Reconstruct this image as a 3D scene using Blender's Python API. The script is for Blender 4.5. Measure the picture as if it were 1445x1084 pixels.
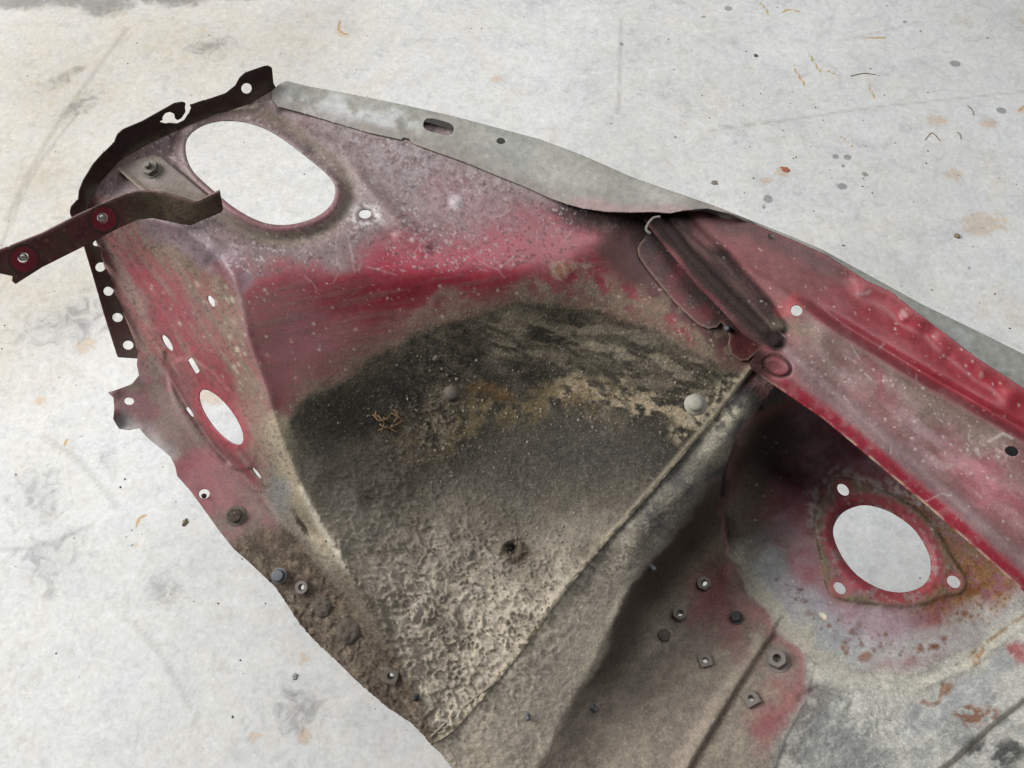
import bpy, math, random
import numpy as np
from mathutils import Vector, Matrix

# ------------------------------------------------------------------ clear
for o in list(bpy.data.objects):
    bpy.data.objects.remove(o, do_unlink=True)
scene = bpy.context.scene
COL = scene.collection
random.seed(7)

# ------------------------------------------------------------------ camera
CAM_H = 1.25
PITCH = math.radians(65.0)
FPX, CU, CV = 1092.0, 722.5, 542.0
CAM = np.array([0.0, -0.75 / math.tan(PITCH), CAM_H])
cam_d = bpy.data.cameras.new('camera')
cam_d.sensor_fit = 'HORIZONTAL'
cam_d.sensor_width = 36.0
cam_d.lens = 36.0 * FPX / 1445.0
cam_d.clip_start = 0.02
cam_d.clip_end = 60.0
cam = bpy.data.objects.new('camera', cam_d)
cam.location = CAM
cam.rotation_euler = (math.pi / 2 - PITCH, 0, 0)
COL.objects.link(cam)
scene.camera = cam

# ------------------------------------------------------------------ world, lamps, exposure
world = bpy.data.worlds.new('World')
scene.world = world
world.use_nodes = True
bg = world.node_tree.nodes['Background']
bg.inputs['Color'].default_value = (0.93, 0.96, 1.0, 1)
bg.inputs['Strength'].default_value = 0.14


def area_lamp(name, loc, target, sx, sy, power, color):
    d = bpy.data.lights.new(name, 'AREA')
    d.shape = 'RECTANGLE'
    d.size, d.size_y = sx, sy
    d.energy = power
    d.color = color
    o = bpy.data.objects.new(name, d)
    o.location = loc
    o.rotation_euler = (Vector(target) - Vector(loc)).to_track_quat('-Z', 'Y').to_euler()
    COL.objects.link(o)
    return o


# the open garage door (daylight) off to the left, and an added overhead fill for the tower and floor
area_lamp('door_daylight', (-5.6, 1.5, 3.9), (0, 0, 0.2), 4.0, 3.6, 1020, (1.0, 1.0, 0.99))
area_lamp('overhead_fill', (0.9, 0.6, 4.4), (0.4, 0.1, 0.0), 2.4, 2.4, 115, (0.93, 0.97, 1.0))

scene.view_settings.view_transform = 'Standard'
scene.view_settings.look = 'None'
scene.view_settings.exposure = -0.2
scene.view_settings.gamma = 1.0
scene.view_settings.use_curve_mapping = False
scene.render.resolution_x, scene.render.resolution_y = 1024, 768

# ------------------------------------------------------------------ numeric helpers
_rng = np.random.RandomState(11)
_TAB = _rng.rand(256, 256)


def vnoise(x, y, seed=0):
    x = np.asarray(x, float) + seed * 37.13
    y = np.asarray(y, float) + seed * 17.71
    xi = np.floor(x).astype(int); yi = np.floor(y).astype(int)
    fx = x - xi; fy = y - yi
    fx = fx * fx * fx * (fx * (fx * 6 - 15) + 10); fy = fy * fy * fy * (fy * (fy * 6 - 15) + 10)
    a = _TAB[xi & 255, yi & 255]; b = _TAB[(xi + 1) & 255, yi & 255]
    c = _TAB[xi & 255, (yi + 1) & 255]; d = _TAB[(xi + 1) & 255, (yi + 1) & 255]
    return (a * (1 - fx) + b * fx) * (1 - fy) + (c * (1 - fx) + d * fx) * fy


def fbm(x, y, seed=0, octv=4, gain=0.5):
    s = 0; a = 1.0; t = 0
    for k in range(octv):
        # rotate each octave to hide the lattice
        c, sn = math.cos(0.6 + 1.1 * k), math.sin(0.6 + 1.1 * k)
        s = s + a * vnoise((x * c - y * sn) * 2 ** k, (x * sn + y * c) * 2 ** k, seed + 5 * k)
        t += a; a *= gain
    return s / t


def sstep(a, b, x):
    t = np.clip((x - a) / (b - a), 0, 1)
    return t * t * (3 - 2 * t)


def arc_spline(pts, closed=False, n=6):
    """Catmull-Rom through pts."""
    P = np.array(pts, float); m = len(P); out = []
    segs = m if closed else m - 1
    for i in range(segs):
        if closed:
            p0, p1, p2, p3 = P[(i - 1) % m], P[i], P[(i + 1) % m], P[(i + 2) % m]
        else:
            p0, p1, p2, p3 = P[max(i - 1, 0)], P[i], P[i + 1], P[min(i + 2, m - 1)]
        for k in range(n):
            t = k / n
            out.append(0.5 * ((2 * p1) + (-p0 + p2) * t + (2 * p0 - 5 * p1 + 4 * p2 - p3) * t * t + (-p0 + 3 * p1 - 3 * p2 + p3) * t ** 3))
    if not closed:
        out.append(P[-1])
    return np.array(out)


def ellipse(cx, cy, rx, ry, ang=0, n=28, power=2.0):
    a = math.radians(ang); out = []
    for k in range(n):
        t = 2 * math.pi * k / n
        c, s = math.cos(t), math.sin(t)
        x = rx * math.copysign(abs(c) ** (2 / power), c); y = ry * math.copysign(abs(s) ** (2 / power), s)
        out.append((cx + x * math.cos(a) - y * math.sin(a), cy + x * math.sin(a) + y * math.cos(a)))
    return np.array(out)


def seg_dist(u, v, poly, closed):
    P = np.array(poly, float)
    best = np.full(u.shape, 1e9)
    m = len(P)
    for i in range(m if closed else m - 1):
        a = P[i]; b = P[(i + 1) % m]; d = b - a; L = d @ d
        if L < 1e-9: continue
        t = np.clip(((u - a[0]) * d[0] + (v - a[1]) * d[1]) / L, 0, 1)
        q = (u - a[0] - t * d[0]) ** 2 + (v - a[1] - t * d[1]) ** 2
        np.minimum(best, q, out=best)
    return np.sqrt(best)


def inside(u, v, poly):
    P = np.array(poly, float); m = len(P)
    r = np.zeros(u.shape, bool)
    for i in range(m):
        x0, y0 = P[i]; x1, y1 = P[(i + 1) % m]
        if y0 == y1: continue
        c = ((y0 > v) != (y1 > v)) & (u < (x1 - x0) * (v - y0) / (y1 - y0) + x0)
        r ^= c
    return r


def sdf(u, v, poly):
    d = seg_dist(u, v, poly, True)
    return np.where(inside(u, v, poly), d, -d)


def line(u, v, pts):
    return seg_dist(u, v, pts, False)


def side(u, v, pts):
    """signed distance to an open polyline, positive on its right hand when walking along it in image space"""
    P = np.array(pts, float)
    best = np.full(u.shape, 1e18); sg = np.zeros(u.shape)
    for i in range(len(P) - 1):
        a = P[i]; b = P[i + 1]; d = b - a; L = d @ d
        t = np.clip(((u - a[0]) * d[0] + (v - a[1]) * d[1]) / L, 0, 1)
        q = (u - a[0] - t * d[0]) ** 2 + (v - a[1] - t * d[1]) ** 2
        s = np.sign(d[0] * (v - a[1]) - d[1] * (u - a[0]))
        m = q < best
        best = np.where(m, q, best); sg = np.where(m, s, sg)
    return np.sqrt(best) * sg


class TPS:
    def __init__(self, pts, reg=1e-4):
        P = np.array(pts, float)
        self.c = P[:, :2] / 500.0
        n = len(P)
        K = self.k(self.c[:, None, :] - self.c[None])
        A = np.zeros((n + 3, n + 3))
        A[:n, :n] = K + reg * np.eye(n)
        A[:n, n] = 1; A[:n, n + 1:] = self.c
        A[n, :n] = 1; A[n + 1:, :n] = self.c.T
        b = np.zeros(n + 3); b[:n] = P[:, 2]
        self.w = np.linalg.solve(A, b)

    @staticmethod
    def k(d):
        r2 = (d ** 2).sum(-1)
        return 0.5 * r2 * np.log(r2 + 1e-12)

    def __call__(self, u, v):
        x = np.stack([np.ravel(u), np.ravel(v)], -1) / 500.0
        n = len(self.c); out = np.empty(len(x))
        for i in range(0, len(x), 20000):
            q = x[i:i + 20000]
            out[i:i + 20000] = self.k(q[:, None, :] - self.c[None]) @ self.w[:n] + self.w[n] + q @ self.w[n + 1:]
        return out.reshape(np.shape(u))


def blend(u, v, regions, width):
    """regions: list of (polygon, height function). Soft partition, width in survey units."""
    s = [sdf(u, v, r[0]) for r in regions]
    m = np.max(s, axis=0)
    tot = 0; acc = 0
    for r, d in zip(regions, s):
        w = np.exp(np.clip((d - m) / width, -40, 0))
        tot = tot + w; acc = acc + w * r[1](u, v)
    return acc / tot


_sp, _cp = math.sin(PITCH), math.cos(PITCH)


def to_world(u, v, zc):
    """the point of height zc (centimetres) that stands where the survey of the panel puts (u, v)"""
    a = (np.asarray(u, float) - CU) / FPX
    b = -(np.asarray(v, float) - CV) / FPX
    dx = a; dy = _cp + b * _sp; dz = -_sp + b * _cp
    z = np.asarray(zc, float) / 100.0
    t = (z - CAM[2]) / dz
    return np.stack([CAM[0] + t * dx, CAM[1] + t * dy, z + 0 * t], -1)


# ------------------------------------------------------------------ materials
def nodes_of(name):
    m = bpy.data.materials.new(name)
    m.use_nodes = True
    nt = m.node_tree
    b = nt.nodes['Principled BSDF']
    return m, nt, b


def N(nt, kind, **kw):
    n = nt.nodes.new(kind)
    for k, v in kw.items():
        setattr(n, k, v)
    return n


def noise_node(nt, scale, detail=4, rough=0.55, coord=None, dist=0.0):
    n = N(nt, 'ShaderNodeTexNoise')
    n.inputs['Scale'].default_value = scale
    n.inputs['Detail'].default_value = detail
    n.inputs['Roughness'].default_value = rough
    n.inputs['Distortion'].default_value = dist
    nt.links.new(coord, n.inputs['Vector'])
    return n


def ramp(nt, src, stops):
    r = N(nt, 'ShaderNodeValToRGB')
    e = r.color_ramp.elements
    while len(e) > 1: e.remove(e[-1])
    e[0].position, e[0].color = stops[0][0], stops[0][1]
    for p, c in stops[1:]:
        x = e.new(p); x.color = c
    nt.links.new(src, r.inputs['Fac'])
    return r


def mathn(nt, op, a, b=None, clamp=False):
    n = N(nt, 'ShaderNodeMath', operation=op)
    n.use_clamp = clamp
    for i, x in enumerate((a, b)):
        if x is None: continue
        if isinstance(x, (int, float)): n.inputs[i].default_value = x
        else: nt.links.new(x, n.inputs[i])
    return n.outputs[0]


def mixc(nt, mode, fac, a, b):
    n = N(nt, 'ShaderNodeMix', data_type='RGBA', blend_type=mode)
    n.clamp_factor = True
    for sock, x in ((n.inputs[0], fac), (n.inputs[6], a), (n.inputs[7], b)):
        if isinstance(x, (int, float)): sock.default_value = x
        elif isinstance(x, tuple): sock.default_value = x
        else: nt.links.new(x, sock)
    return n.outputs[2]


def steel_material():
    """painted, dusted and undercoated sheet steel; the coats are mesh attributes, the grain is noise"""
    m, nt, b = nodes_of('aged_painted_steel')
    tc = N(nt, 'ShaderNodeTexCoord').outputs['Object']
    col = N(nt, 'ShaderNodeAttribute', attribute_name='coat').outputs['Color']
    par = N(nt, 'ShaderNodeAttribute', attribute_name='relief')
    sep = N(nt, 'ShaderNodeSeparateColor'); nt.links.new(par.outputs['Color'], sep.inputs[0])
    rough, grit, speck = sep.outputs[0], sep.outputs[1], sep.outputs[2]
    # grain
    n1 = noise_node(nt, 380, 4, 0.72, tc)
    n2 = noise_node(nt, 120, 4, 0.6, tc)
    g1 = ramp(nt, n1.outputs['Fac'], [(0.30, (0.42, 0.42, 0.42, 1)), (0.5, (1, 1, 1, 1)), (0.70, (1.75, 1.72, 1.62, 1))])
    g2 = ramp(nt, n2.outputs['Fac'], [(0.3, (0.82, 0.82, 0.83, 1)), (0.5, (1, 1, 1, 1)), (0.72, (1.2, 1.19, 1.16, 1))])
    c = mixc(nt, 'MULTIPLY', mathn(nt, 'ADD', mathn(nt, 'MULTIPLY', grit, 0.5), 0.12, True), col, g1.outputs['Color'])
    c = mixc(nt, 'MULTIPLY', 1.0, c, g2.outputs['Color'])
    c = mixc(nt, 'MULTIPLY', 1.0, c, (0.84, 0.84, 0.84, 1))
    # pale flecks of dried mud and sand
    n3 = noise_node(nt, 560, 2, 0.5, tc)
    f = ramp(nt, n3.outputs['Fac'], [(0.66, (0, 0, 0, 1)), (0.73, (1, 1, 1, 1))])
    c = mixc(nt, 'MIX', mathn(nt, 'MULTIPLY', f.outputs['Color'], speck), c, (0.42, 0.37, 0.29, 1))
    nt.links.new(c, b.inputs['Base Color'])
    r = mathn(nt, 'ADD', rough, mathn(nt, 'MULTIPLY', mathn(nt, 'SUBTRACT', n2.outputs['Fac'], 0.5), 0.22), True)
    nt.links.new(r, b.inputs['Roughness'])
    nt.links.new(mathn(nt, 'SUBTRACT', 0.46, mathn(nt, 'MULTIPLY', mathn(nt, 'POWER', grit, 0.6), 0.42)), b.inputs['Specular IOR Level'])
    # relief
    n4 = noise_node(nt, 300, 5, 0.66, tc)
    bh = mathn(nt, 'MULTIPLY', n4.outputs['Fac'], mathn(nt, 'ADD', mathn(nt, 'POWER', grit, 1.5), 0.015))
    bp = N(nt, 'ShaderNodeBump')
    bp.inputs['Strength'].default_value = 0.8
    bp.inputs['Distance'].default_value = 0.0032
    nt.links.new(bh, bp.inputs['Height'])
    nt.links.new(bp.outputs['Normal'], b.inputs['Normal'])
    return m


def plain_metal(name, col, rough, metal=0.0, grit=0.6, scale=500):
    m, nt, b = nodes_of(name)
    tc = N(nt, 'ShaderNodeTexCoord').outputs['Object']
    n1 = noise_node(nt, scale, 5, 0.65, tc)
    lo = tuple(x * 0.55 for x in col) + (1,); hi = tuple(min(1, x * 1.6 + 0.01) for x in col) + (1,)
    c = ramp(nt, n1.outputs['Fac'], [(0.3, lo), (0.52, col + (1,)), (0.75, hi)])
    nt.links.new(c.outputs['Color'], b.inputs['Base Color'])
    b.inputs['Metallic'].default_value = metal
    b.inputs['Roughness'].default_value = rough
    bp = N(nt, 'ShaderNodeBump')
    bp.inputs['Strength'].default_value = grit
    bp.inputs['Distance'].default_value = 0.001
    nt.links.new(n1.outputs['Fac'], bp.inputs['Height'])
    nt.links.new(bp.outputs['Normal'], b.inputs['Normal'])
    return m


STEEL = steel_material()
M_DIRTY = plain_metal('mud_caked_steel', (0.10, 0.08, 0.06), 0.85)
M_BOLT = plain_metal('dull_zinc_bolt', (0.085, 0.088, 0.095), 0.5, 0.3, 0.4)
M_DARK = plain_metal('blackened_steel', (0.035, 0.032, 0.03), 0.6, 0.2)
M_BRIGHT = plain_metal('bright_bolt_steel', (0.42, 0.41, 0.39), 0.35, 0.8, 0.25)
M_NUT = plain_metal('dusty_weld_nut_steel', (0.14, 0.118, 0.10), 0.7, 0.0)
M_RUBBER = plain_metal('dusty_rubber', (0.095, 0.075, 0.057), 0.95, 0.0, 1.0, 350)
M_CHALKY = plain_metal('chalky_bolt_steel', (0.26, 0.245, 0.20), 0.7, 0.0, 0.5)
M_ROOT = plain_metal('dry_root_fibre', (0.15, 0.09, 0.042), 0.9)
M_SEAL = plain_metal('dusty_seam_sealer', (0.17, 0.145, 0.11), 0.85, 0.0, 0.8, 300)

# ------------------------------------------------------------------ the panel root
P0 = np.array([0.05, 0.0, 0.33])
PANEL = bpy.data.objects.new('inner_wing_panel', None)
PANEL.location = P0
PANEL.empty_display_size = 0.1
PANEL['label'] = 'rusty dirty red and grey stamped steel car inner wing panel above the concrete floor'
PANEL['category'] = 'car panel'
COL.objects.link(PANEL)


def link(name, me, mat, parent=None, loc=None):
    o = bpy.data.objects.new(name, me)
    if mat is not None and not me.materials:
        me.materials.append(mat)
    COL.objects.link(o)
    if parent is not None: o.parent = parent
    if loc is not None: o.location = loc
    return o


def sheet_mesh(name, outline, holes, zfun, paint, step=3.0, thick=0.0012, parent=PANEL, disp=None):
    outline = np.array(outline, float)
    u0, v0 = outline.min(0) - step; u1, v1 = outline.max(0) + step
    us = np.arange(u0, u1 + step, step); vs = np.arange(v0, v1 + step, step)
    U, V = np.meshgrid(us, vs)              # [j,i]
    F = sdf(U, V, outline)
    for h in holes:
        h = np.array(h, float)
        lo = h.min(0) - 3 * step; hi = h.max(0) + 3 * step
        ii = np.where((us >= lo[0]) & (us <= hi[0]))[0]; jj = np.where((vs >= lo[1]) & (vs <= hi[1]))[0]
        if not len(ii) or not len(jj): continue
        sl = (slice(jj[0], jj[-1] + 1), slice(ii[0], ii[-1] + 1))
        F[sl] = np.minimum(F[sl], -sdf(U[sl], V[sl], h))
    F[np.abs(F) < 1e-6] = 1e-6
    ins = F > 0
    nj, ni = F.shape
    idx = -np.ones((nj, ni), int)
    idx[ins] = np.arange(ins.sum())
    pu = list(U[ins]); pv = list(V[ins])
    c = ins[:-1, :-1].astype(int) + ins[:-1, 1:] + ins[1:, 1:] + ins[1:, :-1]
    full = np.argwhere(c == 4)
    faces = []
    fj, fi = full[:, 0], full[:, 1]
    quads = np.stack([idx[fj, fi], idx[fj + 1, fi], idx[fj + 1, fi + 1], idx[fj, fi + 1]], -1).tolist()
    edge_v = {}

    def cross(a, b):
        k = (a, b) if a < b else (b, a)
        if k in edge_v: return edge_v[k]
        fa, fb = F[a], F[b]
        t = fa / (fa - fb)
        pu.append(U[a] + t * (U[b] - U[a])); pv.append(V[a] + t * (V[b] - V[a]))
        edge_v[k] = len(pu) - 1
        return edge_v[k]

    for j, i in np.argwhere((c > 0) & (c < 4)):
        cor = [(j, i), (j + 1, i), (j + 1, i + 1), (j, i + 1)]
        poly = []
        for k in range(4):
            a, b = cor[k], cor[(k + 1) % 4]
            if ins[a]: poly.append(int(idx[a]))
            if ins[a] != ins[b]: poly.append(cross(a, b))
        if len(poly) >= 3: faces.append(poly)
    pu = np.array(pu); pv = np.array(pv)
    z = zfun(pu, pv)
    if disp is not None: z = z + disp(pu, pv)
    co = to_world(pu, pv, z) - P0
    me = bpy.data.meshes.new(name)
    me.from_pydata(co.tolist(), [], quads + faces)
    me.validate()
    n = len(me.vertices)
    rgb, rough, grit, speck = paint(pu, pv)
    A = me.attributes.new('coat', 'FLOAT_COLOR', 'POINT')
    buf = np.ones((n, 4), np.float32); buf[:, :3] = np.clip(rgb, 0, 1)
    A.data.foreach_set('color', buf.ravel())
    B = me.attributes.new('relief', 'FLOAT_COLOR', 'POINT')
    buf = np.ones((n, 4), np.float32); buf[:, 0] = rough; buf[:, 1] = grit; buf[:, 2] = speck
    B.data.foreach_set('color', np.clip(buf, 0, 1).ravel())
    me.polygons.foreach_set('use_smooth', [True] * len(me.polygons))
    me.update()
    o = link(name, me, STEEL, parent)
    s = o.modifiers.new('thickness', 'SOLIDIFY')
    s.thickness = thick; s.offset = -1.0
    s.use_even_offset = False
    return o


class Paint:
    """coats laid over each other on the vertices of one sheet"""
    def __init__(self, u, v, base, rough=0.5, grit=0.1, speck=0.0):
        self.u, self.v = u, v
        n = len(u)
        self.c = np.tile(np.array(base, float), (n, 1))
        self.r = np.full(n, rough); self.g = np.full(n, grit); self.s = np.full(n, speck)
        # wobble so that no edge of a coat is clean
        self.wu = u + (fbm(u / 40, v / 40, 3, 4) - 0.5) * 60
        self.wv = v + (fbm(u / 40, v / 40, 8, 4) - 0.5) * 60

    def lay(self, m, col=None, rough=None, grit=None, speck=None):
        m = np.clip(m, 0, 1)
        if col is not None: self.c += m[:, None] * (np.array(col, float) - self.c)
        if rough is not None: self.r += m * (rough - self.r)
        if grit is not None: self.g += m * (grit - self.g)
        if speck is not None: self.s += m * (speck - self.s)

    def blob(self, x, y, rx, ry, ang=0, soft=0.6, wob=1.0):
        u = self.u + wob * (self.wu - self.u); v = self.v + wob * (self.wv - self.v)
        a = math.radians(ang); c, s = math.cos(a), math.sin(a)
        p = ((u - x) * c + (v - y) * s) / rx; q = (-(u - x) * s + (v - y) * c) / ry
        return 1 - sstep(1 - soft, 1 + soft, np.sqrt(p * p + q * q))

    def stroke(self, pts, w, soft=0.7, wob=0.3):
        u = self.u + wob * (self.wu - self.u); v = self.v + wob * (self.wv - self.v)
        return 1 - sstep(w * (1 - soft), w * (1 + soft), line(u, v, pts))

    def area(self, poly, soft=12, wob=0.6):
        u = self.u + wob * (self.wu - self.u); v = self.v + wob * (self.wv - self.v)
        return sstep(-soft, soft, sdf(u, v, poly))

    def n(self, sc, lo, hi, seed=0, octv=4, ax=1.0, ang=0):
        a = math.radians(ang); c, s = math.cos(a), math.sin(a)
        p = (self.u * c + self.v * s) / (sc * ax); q = (-self.u * s + self.v * c) / sc
        return sstep(lo, hi, fbm(p, q, seed, octv))

    def dots(self, region, count, rmin, rmax, col, seed, elong=1.0, ang=0, rough=0.8):
        """individual flecks, scattered inside a polygon"""
        rs = np.random.RandomState(seed)
        P = np.array(region, float)
        lo, hi = P.min(0), P.max(0)
        got = []
        while len(got) < count:
            q = lo + rs.rand(400, 2) * (hi - lo)
            got += [tuple(x) for x in q[inside(q[:, 0], q[:, 1], P)]]
        ca, sa = math.cos(math.radians(ang)), math.sin(math.radians(ang))
        order = np.argsort(self.u); us = self.u[order]
        for (x, y) in got[:count]:
            r = rmin + (rmax - rmin) * rs.rand() ** 4
            R = r * max(1, elong) + 3
            a, b = np.searchsorted(us, (x - R, x + R))
            k = order[a:b]
            k = k[np.abs(self.v[k] - y) < R]
            if not len(k): continue
            du, dv = self.u[k] - x, self.v[k] - y
            p = (du * ca + dv * sa) / elong; q = -du * sa + dv * ca
            m = (1 - sstep(r * 0.3, r * 1.3, np.sqrt(p * p + q * q))) * (0.25 + 0.6 * rs.rand())
            self.c[k] += m[:, None] * (np.array(col) - self.c[k])
            self.r[k] += m * (rough - self.r[k])

    def out(self):
        return self.c, self.r, self.g, self.s


RED = (0.27, 0.012, 0.024)
DKRED = (0.12, 0.010, 0.016)
PINK = (0.30, 0.20, 0.205)
MAUVE = (0.185, 0.13, 0.128)
DUST = (0.27, 0.22, 0.165)
MUD = (0.145, 0.112, 0.08)
DKMUD = (0.065, 0.05, 0.037)
BOX_DARK = (0.022, 0.022, 0.021)
GREY = (0.30, 0.30, 0.265)
PALE = (0.50, 0.50, 0.48)
SLATE = (0.17, 0.185, 0.20)
CHALK = (0.46, 0.45, 0.40)
RUST = (0.20, 0.075, 0.02)
OLIVE = (0.16, 0.135, 0.065)

# ------------------------------------------------------------------ floor
def floor_material():
    m, nt, b = nodes_of('worn_concrete')
    tc = N(nt, 'ShaderNodeTexCoord').outputs['Object']
    at = N(nt, 'ShaderNodeAttribute', attribute_name='stain')
    sep = N(nt, 'ShaderNodeSeparateColor'); nt.links.new(at.outputs['Color'], sep.inputs[0])
    n0 = noise_node(nt, 1.4, 5, 0.6, tc, 0.4)
    n1 = noise_node(nt, 11, 6, 0.68, tc, 0.6)
    n2 = noise_node(nt, 70, 5, 0.68, tc, 0.5)
    n3 = noise_node(nt, 190, 2, 0.5, tc)
    c0 = ramp(nt, n0.outputs['Fac'], [(0.32, (0.465, 0.46, 0.445, 1)), (0.5, (0.51, 0.508, 0.497, 1)), (0.68, (0.545, 0.547, 0.545, 1))])
    c1 = ramp(nt, n1.outputs['Fac'], [(0.28, (0.84, 0.845, 0.85, 1)), (0.46, (0.98, 0.98, 0.985, 1)), (0.56, (1.0, 0.985, 0.955, 1)), (0.72, (1.07, 1.075, 1.09, 1))])
    c2 = ramp(nt, n2.outputs['Fac'], [(0.27, (0.78, 0.765, 0.735, 1)), (0.45, (0.97, 0.97, 0.97, 1)), (0.58, (1.03, 1.03, 1.03, 1)), (0.7, (1.16, 1.165, 1.17, 1))])
    c3 = ramp(nt, n3.outputs['Fac'], [(0.3, (0.90, 0.895, 0.88, 1)), (0.48, (1, 1, 1, 1)), (0.68, (1.09, 1.09, 1.09, 1))])
    c = mixc(nt, 'MULTIPLY', 1.0, c0.outputs['Color'], c1.outputs['Color'])
    c = mixc(nt, 'MULTIPLY', 0.65, c, c2.outputs['Color'])
    c = mixc(nt, 'MULTIPLY', 0.35, c, c3.outputs['Color'])
    vo = N(nt, 'ShaderNodeTexVoronoi'); vo.inputs['Scale'].default_value = 150; vo.inputs['Randomness'].default_value = 1
    nt.links.new(tc, vo.inputs['Vector'])
    vsep = N(nt, 'ShaderNodeSeparateColor'); nt.links.new(vo.outputs['Color'], vsep.inputs[0])
    ag = ramp(nt, vsep.outputs[0], [(0.0, (0.86, 0.855, 0.84, 1)), (0.35, (0.98, 0.98, 0.98, 1)), (0.8, (1.02, 1.02, 1.02, 1)), (1.0, (1.13, 1.13, 1.14, 1))])
    c = mixc(nt, 'MULTIPLY', 0.4, c, ag.outputs['Color'])
    n7 = noise_node(nt, 27, 5, 0.62, tc, 0.9)
    c7 = ramp(nt, n7.outputs['Fac'], [(0.3, (0.87, 0.868, 0.86, 1)), (0.47, (0.99, 0.99, 0.99, 1)), (0.58, (1.01, 1.01, 1.01, 1)), (0.7, (1.07, 1.072, 1.08, 1))])
    c = mixc(nt, 'MULTIPLY', 1.0, c, c7.outputs['Color'])
    # broad warm stain in the slab
    n5 = noise_node(nt, 6, 5, 0.7, tc, 0.8)
    w = ramp(nt, n5.outputs['Fac'], [(0.54, (0, 0, 0, 1)), (0.70, (1, 1, 1, 1))])
    c = mixc(nt, 'MULTIPLY', mathn(nt, 'MULTIPLY', w.outputs['Color'], 0.5), c, (0.95, 0.89, 0.80, 1))
    # attribute marks: R damp/oil spots, G rust, B soft grey patches
    d = mathn(nt, 'ADD', sep.outputs[0], mathn(nt, 'MULTIPLY', mathn(nt, 'SUBTRACT', n2.outputs['Fac'], 0.5), 0.25))
    dm = ramp(nt, d, [(0.5, (0, 0, 0, 1)), (0.58, (1, 1, 1, 1))])
    c = mixc(nt, 'MULTIPLY', mathn(nt, 'MULTIPLY', dm.outputs['Color'], 0.9), c, (0.45, 0.46, 0.46, 1))
    rv = mathn(nt, 'ADD', sep.outputs[1], mathn(nt, 'MULTIPLY', mathn(nt, 'SUBTRACT', n2.outputs['Fac'], 0.5), 2.6))
    rm = ramp(nt, rv, [(0.45, (0, 0, 0, 1)), (0.75, (1, 1, 1, 1))])
    rm = mathn(nt, 'MULTIPLY', rm.outputs['Color'], sstep_node(nt, sep.outputs[1], 0.02, 0.25))
    c = mixc(nt, 'MULTIPLY', mathn(nt, 'MULTIPLY', rm, 0.62), c, (0.88, 0.66, 0.47, 1))
    gm = sstep_node(nt, mathn(nt, 'ADD', sep.outputs[2], mathn(nt, 'MULTIPLY', mathn(nt, 'SUBTRACT', n7.outputs['Fac'], 0.5), 1.3)), 0.42, 0.95)
    gm = mathn(nt, 'MULTIPLY', gm, sstep_node(nt, sep.outputs[2], 0.05, 0.5))
    c = mixc(nt, 'MULTIPLY', gm, c, (0.48, 0.48, 0.485, 1))
    ww = N(nt, 'ShaderNodeAttribute', attribute_name='wear_and_shade')
    ws = N(nt, 'ShaderNodeSeparateColor'); nt.links.new(ww.outputs['Color'], ws.inputs[0])
    bm = mathn(nt, 'ADD', ws.outputs[0], mathn(nt, 'MULTIPLY', mathn(nt, 'SUBTRACT', n2.outputs['Fac'], 0.5), 0.8))
    bm = ramp(nt, bm, [(0.48, (0, 0, 0, 1)), (0.62, (1, 1, 1, 1))])
    c = mixc(nt, 'MULTIPLY', mathn(nt, 'MULTIPLY', bm.outputs['Color'], sstep_node(nt, ws.outputs[0], 0.05, 0.3)), c, (0.80, 0.60, 0.36, 1))
    c = mixc(nt, 'MULTIPLY', mathn(nt, 'MULTIPLY', ws.outputs[1], mathn(nt, 'ADD', n1.outputs['Fac'], 0.35)), c, (0.74, 0.68, 0.59, 1))
    c = mixc(nt, 'MULTIPLY', mathn(nt, 'MULTIPLY', ws.outputs[2], mathn(nt, 'ADD', n2.outputs['Fac'], 0.1)), c, (0.62, 0.60, 0.57, 1))
    # dark pin specks
    v = N(nt, 'ShaderNodeTexVoronoi'); v.inputs['Scale'].default_value = 26; v.inputs['Randomness'].default_value = 1
    nt.links.new(tc, v.inputs['Vector'])
    vs = ramp(nt, v.outputs['Distance'], [(0.045, (1, 1, 1, 1)), (0.075, (0, 0, 0, 1))])
    vc = N(nt, 'ShaderNodeSeparateColor'); nt.links.new(v.outputs['Color'], vc.inputs[0])
    sel = mathn(nt, 'GREATER_THAN', vc.outputs[0], 0.86)
    c = mixc(nt, 'MIX', mathn(nt, 'MULTIPLY', mathn(nt, 'MULTIPLY', vs.outputs['Color'], sel), 0.75), c, (0.12, 0.105, 0.09, 1))
    # hairline scratches
    mp = N(nt, 'ShaderNodeMapping'); mp.inputs['Scale'].default_value = (3, 60, 1); mp.inputs['Rotation'].default_value = (0, 0, 0.35)
    nt.links.new(tc, mp.inputs['Vector'])
    n6 = noise_node(nt, 2.2, 2, 0.5, mp.outputs['Vector'], 0.3)
    sc = ramp(nt, n6.outputs['Fac'], [(0.485, (0, 0, 0, 1)), (0.5, (1, 1, 1, 1)), (0.515, (0, 0, 0, 1))])
    c = mixc(nt, 'MULTIPLY', mathn(nt, 'MULTIPLY', mathn(nt, 'MULTIPLY', sc.outputs['Color'], w.outputs['Color']), 0.5), c, (0.75, 0.72, 0.68, 1))
    nt.links.new(c, b.inputs['Base Color'])
    rr = ramp(nt, n1.outputs['Fac'], [(0.3, (0.62, 0.62, 0.62, 1)), (0.7, (0.82, 0.82, 0.82, 1))])
    nt.links.new(rr.outputs['Color'], b.inputs['Roughness'])
    b.inputs['Specular IOR Level'].default_value = 0.3
    hb = mathn(nt, 'ADD', mathn(nt, 'MULTIPLY', n2.outputs['Fac'], 0.6), mathn(nt, 'MULTIPLY', n3.outputs['Fac'], 0.4))
    bp = N(nt, 'ShaderNodeBump'); bp.inputs['Strength'].default_value = 0.18; bp.inputs['Distance'].default_value = 0.002
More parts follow.
